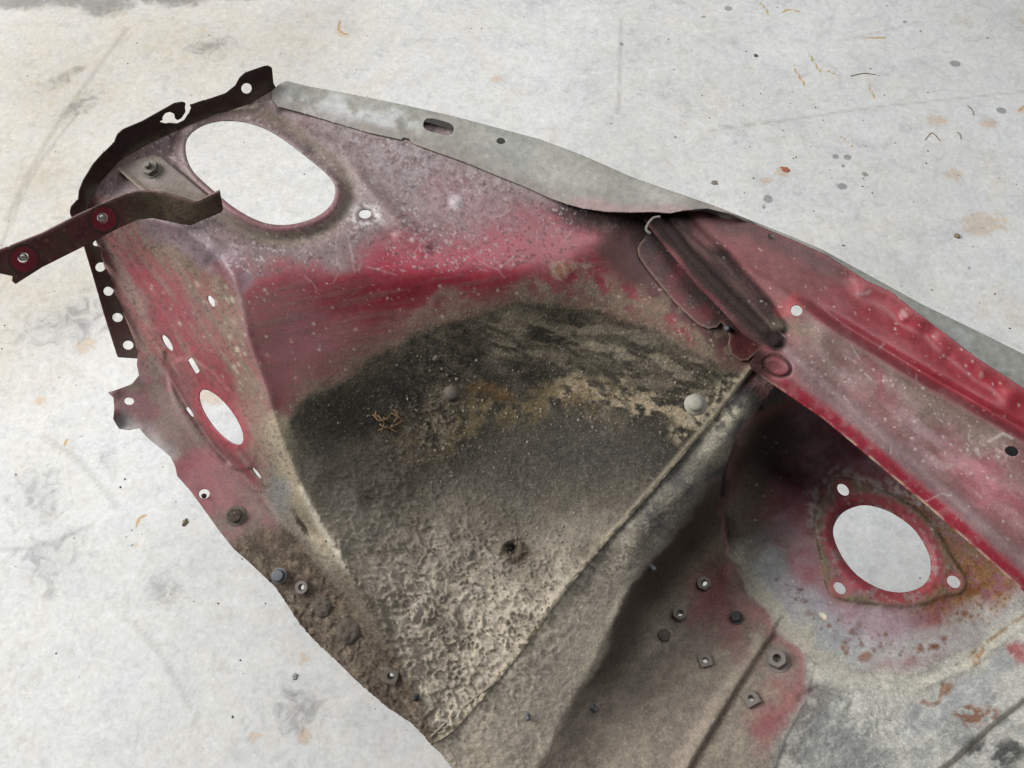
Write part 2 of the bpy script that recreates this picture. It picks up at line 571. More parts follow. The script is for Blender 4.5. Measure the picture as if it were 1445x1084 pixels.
    nt.links.new(hb, bp.inputs['Height']); nt.links.new(bp.outputs['Normal'], b.inputs['Normal'])
    return m


def sstep_node(nt, src, a, b):
    r = N(nt, 'ShaderNodeMapRange', interpolation_type='SMOOTHSTEP')
    r.inputs['From Min'].default_value = a; r.inputs['From Max'].default_value = b
    nt.links.new(src, r.inputs['Value'])
    return r.outputs[0]


FLOOR_Z = -30.0     # the panel is propped well clear of the slab


def on_floor(u, v):
    return to_world(u, v, FLOOR_Z)


def build_floor():
    xs = np.concatenate([[-9, -4, -2.4], np.arange(-1.8, 1.8001, 0.0075), [2.4, 4, 9]])
    ys = np.concatenate([[-7, -3, -1.4], np.arange(-0.9, 1.65, 0.0075), [2, 4, 8]])
    X, Y = np.meshgrid(xs, ys)
    x, y = X.ravel(), Y.ravel()
    R = np.zeros(len(x)); G = np.zeros(len(x)); B = np.zeros(len(x))

    def spot(ch, px, py, r, elx=1.0, ang=0, edge=1.0):
        c = on_floor(px, py)
        a = math.radians(ang)
        dx, dy = x - c[0], y - c[1]
        p = (dx * math.cos(a) + dy * math.sin(a)) / elx; q = -dx * math.sin(a) + dy * math.cos(a)
        d = np.sqrt(p * p + q * q) / r
        np.maximum(ch, np.clip(1.0 - 0.5 * d ** edge, 0, 1) * (d < 2), out=ch)

    # damp drops (radius where the channel falls to .5)
    for px, py, r, e, an in [(1028, 12, .011, 1.2, 0), (1277, 31, .007, 1.2, 0), (1299, 44, .006, 1, 0), (1394, 54, .006, 1.1, 0), (1348, 90, .013, 1.3, 0),
                             (1413, 156, .012, 1.2, -20), (1179, 221, .009, 1.1, 0), (1196, 222, .010, 1.2, 0), (1190, 234, .007, 0.9, 0), (1188, 263, .011, 1.3, 0),
                             (1084, 281, .014, .9, 0), (1078, 292, .008, .7, 0), (1252, 8, .005, 1, 0), (993, 24, .006, 1.3, 0), (1367, 378, .006, 1, 0),
                             (877, 62, .010, .6, 10), (186, 770, .004, 1, 0), (230, 735, .003, 1, 0)]:
        spot(R, px, py, r, e, an)
    # rust marks
    for px, py, r, e, an in [(1104, 243, .016, 1.5, 20), (1082, 255, .011, 2.0, 15), (1345, 246, .02, 1.2, 0), (1390, 315, .032, 1.8, 0), (1380, 325, .02, 1.8, 0),
                             (1322, 170, .02, 1.6, 0), (1395, 175, .018, 1.4, 0), (480, 45, .02, .7, 40), (56, 566, .012, 1.4, 0), (120, 488, .022, 1.1, 30), (190, 770, .006, 1, 0), (430, 870 + 60, .012, 1, 0),
                             (430, 1040, .014, 1, 0), (360, 1040, .012, 1, 0), (1440, 155, .012, 1.2, 40), (1443, 30, .014, .7, 0), (700, 112, .012, 2, 0), (300, 560, .02, 2, 0)]:
        spot(G, px, py, r, e, an, 1.4)
    # soft grey patches
    for px, py, r, e, an in [(300, 65, .07, 1.3, 0), (110, 150, .05, 2.6, 50), (55, 700, .10, .9, 30), (70, 790, .10, 1.3, 0), (150, 650, .06, .5, 30), (100, 450, .10, 2, 20), (230, 830, .06, 1, 0),
                             (90, 110, .04, 3, 50), (420, 1000, .08, 1, 0)]:
        spot(B, px, py, r, e, an)
    B *= 0.75
    for px, py, r, e, an in [(20, 0, .05, 3.0, 0), (150, 8, .055, 1.5, 0), (110, -10, .07, 3, 0), (250, -5, .05, 2.5, 0), (340, -14, .05, 2.5, 0), (120, -60, .14, 4, 0)]:
        spot(B, px, py, r, e, an, 2.5)
    W0 = np.zeros(len(x)); W1 = np.zeros(len(x)); W2 = np.zeros(len(x))

    def stroke(ch, pts, r):
        w = on_floor(*arc_spline(pts, False, 5).T)
        d = line(x, y, w[:, :2]) / r
        np.maximum(ch, np.clip(1 - 0.5 * d, 0, 1), out=ch)

    for pts, r in [([(1120, 96), (1128, 108), (1138, 124)], .004), ([(1142, 76), (1150, 90), (1158, 102)], .004), ([(1168, 100), (1181, 106)], .0035), ([(1226, 115), (1228, 125), (1233, 138)], .004),
                   ([(1206, 55), (1228, 54), (1250, 53)], .0035), ([(1187, 193), (1198, 202), (1207, 211)], .0025), ([(1072, 4), (1080, 12), (1086, 22)], .004), ([(1104, 18), (1112, 14), (1127, 16)], .004),
                   ([(193, 745), (197, 732), (204, 728)], .004), ([(480, 30), (478, 42), (492, 50)], .004), ([(95, 620), (85, 640)], .003), ([(1438, 156), (1448, 148)], .004), ([(495, 30), (520, 52)], .002)]:
        stroke(W0, pts, r)
    for px, py, r, e, an in [(60, 120, .5, 1.3, 20), (250, 60, .35, 2, 0), (20, 400, .35, 1, 0), (60, 250, .3, 1, 0)]:  # weaker, warmer light on the upper-left floor, painted into its colour
        spot(W1, px, py, r, e, an)
    W1 *= W1
    # drag marks and old cracks in the slab
    for pts, r in [([(180, 40), (120, 120), (60, 210), (10, 310)], .006), ([(60, 615), (110, 650), (165, 715)], .004), ([(1000, 185), (1100, 172), (1230, 152), (1445, 130)], .0022), ([(945, 180), (1030, 178), (1180, 160)], .0018),
                   ([(0, 775), (60, 770), (130, 740)], .003), ([(190, 880), (230, 930), (270, 1000)], .004), ([(1300, 30), (1180, 60)], .0016), ([(876, 30), (874, 120), (872, 160)], .004), ([(340, 1010), (350, 1040)], .002),
                   ([(0, 350), (50, 240), (110, 160)], .004)]:
        stroke(W2, pts, r)
    nx = len(xs); ny = len(ys)
    me = bpy.data.meshes.new('floor')
    co = np.stack([x, y, np.full_like(x, FLOOR_Z / 100)], -1)
    I = np.arange(nx * ny).reshape(ny, nx)
    q = np.stack([I[:-1, :-1], I[:-1, 1:], I[1:, 1:], I[1:, :-1]], -1).reshape(-1, 4)
    me.vertices.add(len(co)); me.vertices.foreach_set('co', co.ravel())
    me.loops.add(q.size); me.loops.foreach_set('vertex_index', q.ravel().astype(np.int32))
    me.polygons.add(len(q)); me.polygons.foreach_set('loop_start', (np.arange(len(q)) * 4).astype(np.int32))
    me.update(calc_edges=True)
    A = me.attributes.new('stain', 'FLOAT_COLOR', 'POINT')
    A.data.foreach_set('color', np.stack([R, G, B, np.ones_like(R)], -1).astype(np.float32).ravel())
    A = me.attributes.new('wear_and_shade', 'FLOAT_COLOR', 'POINT')
    A.data.foreach_set('color', np.stack([W0, W1, W2, np.ones_like(R)], -1).astype(np.float32).ravel())
    o = link('floor', me, floor_material())
    o['kind'] = 'structure'
    o['label'] = 'pale worn concrete floor with rust marks and damp spots'
    return o


build_floor()

# ------------------------------------------------------------------ FRONT APRON: shelf, front face, wheel arch, lower flange
SHELF_FACE = [(125, 272), (180, 300), (260, 325), (330, 392)]
RIDGE = [(330, 392), (350, 480), (388, 600), (430, 700), (490, 805), (545, 930), (600, 1040)]
SHELF_ARCH = [(330, 392), (450, 390), (560, 386), (680, 386), (770, 372), (840, 340), (930, 300)]
FOOT = [(192, 470), (215, 505), (245, 545), (300, 630), (365, 690), (430, 770), (490, 850), (560, 940), (610, 1045)]
SEAM = [(1062, 524), (1045, 545), (1010, 590), (950, 660), (905, 712), (850, 772), (795, 838), (750, 902), (700, 965), (640, 1032), (608, 1060)]

zs = TPS([(380, 130, 58), (300, 160, 57.8), (125, 272, 55.5), (180, 300, 56), (260, 325, 56.4), (330, 392, 55.8), (450, 390, 55.4), (560, 386, 55.2), (680, 386, 55),
          (770, 372, 54.8), (840, 340, 55), (930, 300, 55), (520, 170, 57.3), (650, 240, 56.8), (800, 290, 56), (250, 250, 57.2), (380, 240, 57.4), (480, 300, 57),
          (560, 310, 56.9), (700, 320, 56.4), (450, 350, 56.4), (620, 150, 57.2), (760, 220, 56.2), (950, 280, 54.6), (200, 210, 57.2)])
zf = TPS([(125, 272, 55.5), (180, 300, 56), (260, 325, 56.4), (330, 392, 55.8), (350, 480, 55), (388, 600, 53), (430, 700, 50), (490, 805, 45.5), (545, 930, 41.5), (600, 1040, 39),
          (192, 470, 44.5), (215, 505, 43.2), (245, 545, 42.6), (300, 630, 42.1), (365, 690, 41.7), (430, 770, 41), (490, 850, 40.5), (560, 940, 39.8), (610, 1045, 38.7),
          (118, 300, 53), (140, 360, 49.2), (165, 425, 46), (250, 420, 50.3), (290, 500, 49), (340, 580, 47.8), (210, 350, 52.8)])
za = TPS([(330, 392, 55.8), (350, 480, 55), (388, 600, 53), (430, 700, 50), (490, 805, 45.5), (545, 930, 41.5), (600, 1040, 39),
          (450, 390, 55.4), (560, 386, 55.2), (680, 386, 55), (770, 372, 54.8), (840, 340, 55), (930, 300, 55),
          (400, 470, 54), (480, 440, 53.2), (560, 440, 52.5), (680, 430, 52.8), (780, 420, 52.8), (480, 540, 51), (560, 520, 49.2), (680, 500, 49), (800, 490, 49), (900, 420, 52), (900, 500, 50),
          (1000, 460, 52), (440, 620, 51.3), (600, 620, 46.4), (720, 600, 45.6), (850, 600, 47), (700, 750, 43.4), (600, 800, 43), (650, 900, 40.8), (800, 740, 44.3),
          (1062, 524, 50.3), (950, 660, 48), (850, 772, 45.2), (750, 902, 42), (640, 1032, 39.2), (560, 760, 44.4), (1070, 450, 52)])
zl = TPS([(215, 505, 43.2), (245, 545, 42.6), (300, 630, 42.1), (365, 690, 41.7), (430, 770, 41), (490, 850, 40.5), (560, 940, 39.8), (610, 1045, 38.7),
          (160, 570, 43.2), (250, 660, 41.9), (310, 750, 41.2), (420, 880, 40), (550, 1000, 39.2), (640, 1090, 38.3)])

R_SHELF = [(40, 240), *SHELF_FACE, *SHELF_ARCH[1:], (1100, 200), (600, 0), (40, 0)]
R_FACE = [(40, 240), *SHELF_FACE, *RIDGE[1:], (610, 1045), *FOOT[::-1][1:], (192, 420), (40, 420)]
R_ARCH = [*SHELF_ARCH[::-1][:-1], *RIDGE, (620, 1200), (1300, 900), (1200, 300)]
R_FLANGE = [(60, 480), (192, 470), *FOOT[1:], (620, 1200), (0, 1200)]

OVAL = arc_spline([(262, 205), (275, 184), (305, 172), (345, 173), (385, 188), (430, 220), (463, 248), (473, 268), (466, 290), (444, 307), (408, 317), (372, 314), (335, 296), (300, 268), (270, 238)], True, 5)
FACE_HOLE = ellipse(312, 589, 47, 17, 53, 36)


def z_apron(u, v):
    # the corner between shelf, front face and arch is soft, the flange foot sharper
    wd = 6.0 + 15.0 * sstep(360, 560, u) * sstep(520, 440, v)
    z = blend(u, v, [(R_SHELF, zs), (R_FACE, zf), (R_ARCH, za), (R_FLANGE, zl)], wd)
    # rolled rim round the oval lamp opening, with a gutter outside it
    d = sdf(u, v, OVAL)
    z = z + 0.35 * np.exp(-((d + 4) / 7) ** 2) - 0.45 * np.exp(-((d + 24) / 9) ** 2)
    # pressed beads on the shelf
    z = z - 0.32 * np.exp(-(line(u, v, [(400, 160), (470, 190), (560, 215), (680, 250), (800, 300), (850, 318)]) / 9) ** 2)
    z = z + 0.30 * np.exp(-(line(u, v, [(420, 180), (500, 245), (560, 310), (600, 345)]) / 10) ** 2)
    z = z - 0.30 * np.exp(-(line(u, v, [(440, 215), (510, 285), (550, 330)]) / 9) ** 2)
    # dents of the front flange corner
    for x, y, r, h in [(243, 187, 8, .5), (347, 138, 9, .4), (645, 285, 8, .25), (515, 302, 16, -.3), (803, 377, 14, .12), (330, 392, 20, .4), (300, 372, 12, -.5), (300, 345, 14, .2)]:
        z = z + h * np.exp(-((u - x) ** 2 + (v - y) ** 2) / r ** 2)
    # bead round the hole in the front face
    d2 = sdf(u, v, ellipse(300, 585, 92, 40, 55, 40))
    z = z + 0.28 * sstep(-4, 4, d2) * sstep(250, 420, v) - 0.35 * np.exp(-(line(u, v, [(236, 500), (234, 515), (255, 560), (285, 605), (320, 650)]) / 4.5) ** 2)
    # dimples above the foot of the arch
    for x, y, a in [(432, 745, 57), (447, 752, 57)]:
        a = math.radians(a); p = (u - x) * math.cos(a) + (v - y) * math.sin(a); q = -(u - x) * math.sin(a) + (v - y) * math.cos(a)
        z = z - 1.6 * np.exp(-(p / 26) ** 2 - (q / 5) ** 2)
    r_ = np.hypot(u - 721, (v - 775) * 1.1)
    z = z - 0.9 * np.exp(-(r_ / 7) ** 2) + (0.25 + 0.5 * fbm(u / 6, v / 6, 95, 2)) * np.exp(-((r_ - 14) / 6) ** 2)
    z = z - 0.5 * np.exp(-((u - 520) ** 2 + (v - 712) ** 2) / 12 ** 2)
    # step of the lapped sheets along the lower flange
    z = z + 0.14 * sstep(-1.5, 1.5, side(u, v, [(325, 768), (360, 800), (420, 842), (455, 900), (520, 960), (600, 1020), (660, 1080)][::-1])) * sstep(740, 770, v) * sstep(-40, -20, sdf(u, v, R_FLANGE)) * 1.6
    z = z + 0.22 * np.exp(-(line(u, v, [(466, 822), (500, 852), (535, 887), (555, 905)]) / 3.2) ** 2)
    z = z + 0.10 * np.exp(-(line(u, v, [(390, 770), (430, 800), (466, 822)]) / 2.5) ** 2)
    # torn tab rolls down
    z = z - 1.2 * sstep(30, 0, np.hypot(u - 172, v - 605)) + 0.4 * np.exp(-((u - 160) ** 2 + (v - 553) ** 2) / 10 ** 2)
    # seam edge: slight raised hem
    z = z + sstep(1040, 900, v) * (0.12 + 0.30 * fbm(u / 18, v / 18, 91, 3)) * np.exp(-((line(u, v, SEAM) - 5) / 4.5) ** 2)
    # small bumps of old dents
    z = z + (0.25 + 0.3 * sstep(420, 520, v)) * (fbm(u / 70, v / 70, 21, 2) - 0.5) * sstep(120, 200, v)
    return z


def wrinkle_amount(u, v):
    w = sstep(560, 900, v + 0.12 * (u - 600)) * 0.95
    w = np.maximum(w, 0.75 * np.exp(-(((u - 610) / 55) ** 2 + ((v - 600) / 55) ** 2)))
    w = np.maximum(w, 0.55 * np.exp(-(((u - 540) / 70) ** 2 + ((v - 700) / 90) ** 2)))
    w = np.maximum(w, 0.9 * np.exp(-(((u - 720) / 95) ** 2 + ((v - 780) / 70) ** 2)))
    w = np.maximum(w, 0.4 * np.exp(-(((u - 880) / 120) ** 2 + ((v - 560) / 25) ** 2)))
    w = w * (1 - 0.75 * np.exp(-(((u - 830) / 110) ** 2 + ((v - 690) / 75) ** 2)))
    w = np.maximum(w, 0.16 * sstep(440, 500, v))
    return w * (0.45 + 0.9 * fbm(u / 60, v / 60, 31, 3))


def worms(u, v, sc=8.0):
    """wrinkled skin of old sprayed undercoat: warped ridges"""
    wu = (fbm(u / 18, v / 18, 41, 3) - 0.5) * 20; wv = (fbm(u / 18, v / 18, 52, 3) - 0.5) * 20
    a = vnoise(((u + wu) * .8 + (v + wv) * .6) / (sc * 1.35), (-(u + wu) * .6 + (v + wv) * .8) / (sc * 0.8), 61)
    b = vnoise((u - wv) / (sc * 0.6), (v + wu) / (sc * 0.6), 67)
    r1 = 1 - np.abs(2 * a - 1) * 2.6; r2 = 1 - np.abs(2 * b - 1) * 2.6
    return np.clip(r1, -0.45, 1) * 0.72 + np.clip(r2, -0.3, 1) * 0.28


ARCH_COAT = arc_spline([(372, 665), (385, 620), (405, 590), (455, 555), (520, 510), (600, 462), (680, 440), (740, 428), (800, 432), (870, 448), (940, 478), (1000, 510), (1045, 528), (1066, 526)], False, 4)
COAT_POLY = list(map(tuple, ARCH_COAT)) + [(1200, 560), (1200, 1200), (600, 1200), (610, 1045), (560, 930), (500, 840), (430, 770), (380, 700)]


def d_apron(u, v):
    m = sstep(-6, 10, sdf(u, v, COAT_POLY))
    low = sstep(-20, 10, sdf(u, v, [(330, 740), (430, 770), (560, 930), (620, 1040), (640, 1130), (500, 1100), (300, 800)]))
    low2 = low * sstep(740, 860, v)
    a = np.maximum(m * wrinkle_amount(u, v), low2 * 0.55)
    return 0.36 * a * worms(u, v) + 0.09 * a * (fbm(u / 22, v / 22, 73, 3) - .5) + 0.07 * m * (fbm(u / 5, v / 5, 71, 3) - 0.5)


def p_apron(u, v):
    p = Paint(u, v, MAUVE, 0.55, 0.25, 0.1)
    # top shelf: dusted primer over red
    p.lay(p.n(70, .35, .7, 1) * 0.45, PINK)
    p.lay(p.blob(250, 210, 150, 70, -25, .5) * 0.8, (0.15, 0.10, 0.095), 0.5)
    p.lay(p.blob(610, 245, 170, 45, 22, .6) * p.n(7, .34, .66, 2, 5) * 0.5, (0.36, 0.31, 0.315), 0.6)
    p.lay(p.blob(500, 345, 180, 30, 5, .8) * 0.6, (0.155, 0.112, 0.108))
    # vivid red along the bend
    p.lay(p.stroke([(560, 378), (650, 375), (740, 365), (800, 345), (850, 360)], 46, .9, .8) * 0.9, (0.30, 0.024, 0.045), 0.33, 0.03)
    p.lay(p.stroke([(350, 400), (450, 410), (560, 405), (650, 400), (720, 395)], 22, .9, .8) * 0.85, (0.24, 0.012, 0.028), 0.33, 0.04)
    p.lay(p.stroke([(640, 270), (720, 300), (800, 330)], 26, .9, 1) * 0.4, (0.24, 0.09, 0.10), 0.42)
    p.lay(p.stroke([(740, 300), (800, 320), (850, 345)], 18, .9, 1) * 0.5, (0.29, 0.06, 0.075), 0.4)
    # wall above the arch: dark red under dust streaks
    wall = p.area([(335, 400), (480, 398), (620, 395), (760, 385), (860, 350), (1060, 500), (1060, 540), (700, 520), (400, 640), (350, 500)], 14, .5)
    p.lay(wall * 0.85, (0.165, 0.014, 0.022), 0.42, 0.15, 0.25)
    dd = -sdf(u, v, COAT_POLY)
    p.lay(wall * sstep(52, 0, dd + 30 * (fbm(u / 30, v / 30, 55) - .5)) * 0.62, (0.125, 0.09, 0.07), 0.8, .5, .4)
    p.lay(wall * p.blob(385, 450, 40, 60, 10, .9) * .5, (0.105, 0.05, 0.048), .7, .4)  # local shade on the wall by the corner, painted dark
    p.lay(wall * p.n(7, .44, .74, 5, 5, 9, -10) * 0.4, (0.145, 0.095, 0.078), 0.75, .5)
    p.lay(wall * p.n(6, .50, .74, 6, 4, 9, -12) * 0.4, (0.17, 0.022, 0.03), 0.45, .1)
    p.lay(p.blob(445, 560, 40, 26, -30, .8) * 0.4, (0.16, 0.125, 0.09), 0.8, .4)
    p.lay(p.blob(620, 430, 60, 8, -12, .8) * 0.5, (0.20, 0.15, 0.115), 0.8, .4)
    # right of the arch, shade of the pocket under the lip painted in
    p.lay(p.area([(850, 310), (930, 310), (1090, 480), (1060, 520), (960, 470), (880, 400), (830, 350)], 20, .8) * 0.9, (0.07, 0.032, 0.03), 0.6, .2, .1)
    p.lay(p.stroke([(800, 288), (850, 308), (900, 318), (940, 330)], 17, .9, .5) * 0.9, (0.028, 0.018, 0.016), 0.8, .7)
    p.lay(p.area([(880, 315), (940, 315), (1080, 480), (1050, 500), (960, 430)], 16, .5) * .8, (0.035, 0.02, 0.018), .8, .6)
    p.lay(p.stroke([(850, 395), (900, 420), (950, 455), (985, 480)], 8, .9, .4) * 0.75, (0.19, 0.02, 0.03), 0.4, .1, .2)
    p.lay(p.stroke([(760, 420), (850, 415), (930, 445), (1030, 510)], 26, .9, .8) * p.n(14, .35, .6, 9) * 0.85, (0.17, 0.13, 0.095), 0.85, .6, .5)
    # front face: red with muddy rain streaks
    face = p.area([(60, 260), *SHELF_FACE, *RIDGE[1:4], (365, 700), (300, 640), (240, 560), (180, 520), (60, 420)], 8, .1)
    p.lay(face, (0.165, 0.062, 0.063), 0.6, .25, .15)
    p.lay(face * p.stroke([(200, 380), (260, 470), (310, 540), (350, 590)], 26, .9, .8) * 0.8, (0.20, 0.035, 0.045), 0.5, .15)
    p.lay(face * p.stroke([(200, 320), (270, 380), (310, 440), (350, 530), (385, 640)], 24, .9, .7) * 0.8, (0.205, 0.16, 0.118), 0.85, .6, .3)
    p.lay(face * p.stroke([(140, 300), (165, 380), (195, 460), (215, 500)], 15, .9, .7) * 0.75, (0.25, 0.165, 0.14), 0.8, .5)
    p.lay(face * p.n(7, .44, .66, 12, 4, 8, 56) * 0.42, (0.21, 0.15, 0.118), 0.8, .4)
    p.lay(face * p.n(6, .52, .68, 13, 3, 9, 54) * 0.4, (0.24, 0.03, 0.04), 0.5, .1)
    # bluish highlight painted along the rounded corner
    p.lay(p.stroke([(175, 285), (215, 318), (280, 345), (330, 385)], 15, .9, .6) * 0.6, (0.26, 0.20, 0.235), 0.38, .1)
    p.lay(p.blob(312, 385, 14, 18, 30, .6) * 0.7, (0.16, 0.05, 0.055), 0.45)
    p.dots([(200, 390), (330, 390), (400, 620), (330, 560)], 60, 1.2, 3.6, (0.36, 0.30, 0.23), 3, 1.8, 60)
    p.dots([(330, 400), (900, 395), (1000, 480), (700, 440), (400, 620)], 170, 0.9, 3.2, (0.46, 0.37, 0.28), 4)
    p.dots([(560, 420), (900, 380), (1040, 500), (1000, 540), (700, 450)], 150, 0.8, 2.6, (0.44, 0.36, 0.27), 5)
    # ring round the face opening
    d2 = sdf(u, v, FACE_HOLE)
    p.lay((1 - sstep(4, 16, -d2)) * 0.7, (0.27, 0.04, 0.055), 0.45, .1)
    p.lay(p.stroke([(234, 505), (240, 530), (270, 585), (310, 640)], 4, .7, .1) * 0.7, (0.10, 0.03, 0.03), 0.6)
    # lower flange upper part: dusty maroon, tarry patches
    fl = p.area([(150, 530), (215, 500), (300, 630), (372, 700), (430, 775), (400, 850), (300, 760), (230, 660), (150, 610)], 6, .15)
    p.lay(fl, (0.175, 0.085, 0.085), 0.6, .35, .1)
    p.lay(fl * p.n(22, .42, .62, 15) * 0.75, (0.17, 0.13, 0.11), 0.75, .4)
    p.lay(fl * p.blob(275, 680, 40, 40, 40, .7) * 0.8, (0.20, 0.05, 0.06), 0.5, .2)
    p.lay(fl * p.blob(330, 690, 30, 18, 45, .7) * 0.5, (0.22, 0.09, 0.085), 0.5, .2)
    p.lay(p.blob(172, 590, 18, 16, 0, .5) * 0.75, (0.22, 0.215, 0.21), 0.35, .1)
    p.lay(p.stroke([(200, 610), (240, 640)], 12, .8) * 0.6, (0.30, 0.28, 0.27), 0.35, .1)
    p.lay(p.blob(195, 545, 24, 12, -30, .6) * 0.6, DKMUD, 0.7)
    # undercoat in the arch
    cd = sdf(u + (p.wu - u) * .3, v + (p.wv - v) * .3, COAT_POLY) + 10 * (fbm(u / 4, v / 4, 57, 3) - .5)
    p.lay(np.exp(-(cd / 16) ** 2) * sstep(395, 430, u) * .6, (0.12, 0.098, 0.068), .9, .8, .5)
    coat = sstep(-6, 9, cd)
    p.lay(coat, (0.031, 0.0275, 0.021), 0.85, .9, .4)
    # its dry dusty half
    lo = sstep(590, 860, v - 0.20 * (u - 600) + 60 * (fbm(u / 60, v / 60, 17) - .5))
    p.lay(coat * lo * 0.95, (0.37, 0.318, 0.253), 0.9, .4, .15)
    p.lay(coat * np.exp(-((cd - 14) / 12) ** 2) * p.n(12, .4, .6, 58) * .55, (0.10, 0.082, 0.056), .9, 1, .4)
    p.lay(coat * p.n(45, .46, .66, 19) * 0.45, (0.10, 0.083, 0.063), 0.85, 1)
    p.lay(coat * p.blob(780, 660, 130, 60, 0, .7) * .6, (0.085, 0.076, 0.063), .85, 1)
    p.lay(coat * p.n(9, .5, .62, 190, 4, 4, 20) * sstep(620, 520, v) * 0.45, (0.10, 0.083, 0.06), 0.85, 1)
    p.lay(coat * p.stroke([(700, 470), (800, 480), (880, 500), (960, 530), (1040, 545)], 24, .9, 1) * p.n(10, .4, .6, 20, 4, 3, 15) * 0.7, (0.20, 0.165, 0.12), 0.9, 1, .5)
    p.lay(coat * p.stroke([(800, 560), (870, 562), (930, 575), (975, 590)], 16, .9, 1) * p.n(8, .4, .55, 22, 4, 2, 10) * 0.9, (0.30, 0.235, 0.16), 0.9, 1, .5)
    p.lay(coat * p.stroke([(640, 610), (700, 580), (780, 565), (860, 575)], 20, .9, 1) * p.n(12, .42, .6, 23) * 0.75, (0.15, 0.11, 0.06), 0.9, 1, .4)
    p.lay(coat * p.blob(605, 600, 60, 42, -35, .6) * p.n(10, .3, .6, 24) * 0.75, (0.14, 0.108, 0.07), 0.9, 1)
    p.lay(coat * p.blob(690, 545, 20, 14, 20, .8) * 0.6, (0.13, 0.075, 0.03), 0.9, 1)
    p.lay(coat * p.blob(520, 560, 100, 40, -30, .7) * 0.75, (0.020, 0.0185, 0.015), 0.8, .8)
    p.lay(coat * p.blob(860, 640, 110, 30, 5, .7) * 0.55, (0.042, 0.040, 0.037), 0.85, .9)
    p.lay(coat * p.stroke([(960, 610), (1010, 560), (1050, 535)], 14, .8, .8) * p.n(6, .45, .6, 29) * 0.8, (0.32, 0.27, 0.19), 0.9, .8)
    # wrinkle crests paler, the cracks darker
    w = np.clip(wrinkle_amount(u, v), 0, 1) * coat
    cr = worms(u, v)
    p.lay(w * sstep(.35, .8, cr) * 0.3, (0.55, 0.485, 0.40), 0.95, .4)
    p.lay(w * sstep(-.05, -.35, cr) * 0.4, (0.09, 0.073, 0.056), 0.9, 1)
    p.lay(p.blob(722, 775, 22, 17, 20, .7, .4) * 0.7, (0.075, 0.052, 0.035), .9, .8)
    p.lay(p.blob(721, 775, 7, 6, 0, .4, .1) * 0.9, (0.015, 0.012, 0.01), .9, .3)
    # dusty band on the left shoulder of the arch, ridge highlight painted on
    p.lay(p.stroke([(388, 600), (410, 680), (432, 725), (462, 780), (488, 815)], 15, .95, .25) * 0.85, (0.30, 0.25, 0.178), 0.85, .6, .3)
    p.lay(p.stroke([(424, 690), (446, 732), (488, 803)], 4, .9, .12) * 0.7, (0.50, 0.45, 0.37), 0.8, .5)
    p.lay(p.stroke([(372, 680), (400, 740), (440, 780), (500, 850)], 16, .9, .5) * 0.7, (0.20, 0.175, 0.14), 0.85, .8)
    p.lay(p.blob(385, 690, 14, 26, -20, .8) * 0.5, SLATE, .7, .5)
    p.lay(sstep(780, 850, v) * (1 - sstep(10, 24, line(u, v, [(480, 800), (545, 925), (600, 1040)]))) * 0.9, (0.13, 0.105, 0.08), .9, 1)
    # flange, muddy lower half
    mud = sstep(700, 800, v - 0.55 * (u - 330)) * 0 + sstep(-8, 18, side(u, v, [(300, 790), (345, 745), (400, 740)])) * sstep(-8, 6, sdf(u, v, [(300, 735), (372, 715), (430, 770), (490, 850), (560, 940), (612, 1045), (660, 1150), (500, 1100), (280, 800)]))
    p.lay(mud * 0.95, (0.105, 0.080, 0.060), 0.9, 1, .15)
    p.lay(mud * p.n(16, .45, .6, 27) * 0.6, (0.075, 0.058, 0.045), 0.9, 1)
    p.lay(mud * p.n(9, .56, .66, 28) * 0.5, (0.21, 0.17, 0.125), 0.9, 1)
    p.lay(mud * sstep(.3, .9, cr) * sstep(840, 900, v) * 0.35, (0.2, 0.16, 0.12), .9, 1)
    # rust scabs and scratches
    p.lay(p.blob(802, 377, 26, 10, 12, .6) * p.n(5, .4, .6, 33) * .7, (0.34, 0.26, 0.22), 0.8, .4)
    p.lay(p.blob(806, 379, 14, 6, 10, .8) * 0.5, (0.26, 0.16, 0.085), 0.9, .5)
    p.lay(p.blob(645, 285, 11, 9, 0, .3, .3) * 0.75, (0.50, 0.42, 0.44), 0.5)
    p.lay(p.blob(515, 305, 24, 16, 5, .5, .5) * p.n(4, .36, .66, 35) * 0.5, (0.40, 0.37, 0.36), 0.5, .3)
    hr = np.hypot((u - 515) / 1.35, v - 303)
    p.lay(np.exp(-((hr - 13) / 3.5) ** 2) * p.n(5, .3, .6, 36) * .8, (0.5, 0.47, 0.46), .45, .2)
    p.lay(np.exp(-((hr - 8) / 2) ** 2) * .6, (0.12, 0.09, 0.085), .5)
    rs = np.random.RandomState(9)
    for x0, y0, x1, y1, w_ in [(490, 330, 500, 382, 1.0), (494, 345, 508, 384, .9), (516, 376, 560, 388, 1.0), (478, 320, 476, 370, .9), (480, 316, 520, 288, .9), (675, 368, 702, 380, .9), (702, 380, 712, 392, .8),
                               (430, 390, 446, 408, .9), (470, 400, 480, 372, .7), (500, 322, 520, 326, .9)]:
        p.lay((1 - sstep(w_ * .3, w_ * 1.6, line(u, v, [(x0, y0), ((x0 + x1) / 2 + 2 * rs.randn(), (y0 + y1) / 2 + rs.randn()), (x1, y1)]))) * 0.25, (0.5, 0.42, 0.4), 0.6)
    # chips, flecks and hairline scratches in the paint
    shelf = sstep(-4, 8, sdf(u, v, R_SHELF))
    chip = p.n(3.2, .70, .74, 201, 2) * p.n(40, .4, .6, 202)
    p.lay(shelf * chip * .7, (0.42, 0.36, 0.36), .6, .3)
    p.lay((shelf + face) * p.n(3.6, .71, .75, 203, 2) * .6, (0.07, 0.04, 0.038), .6, .3)
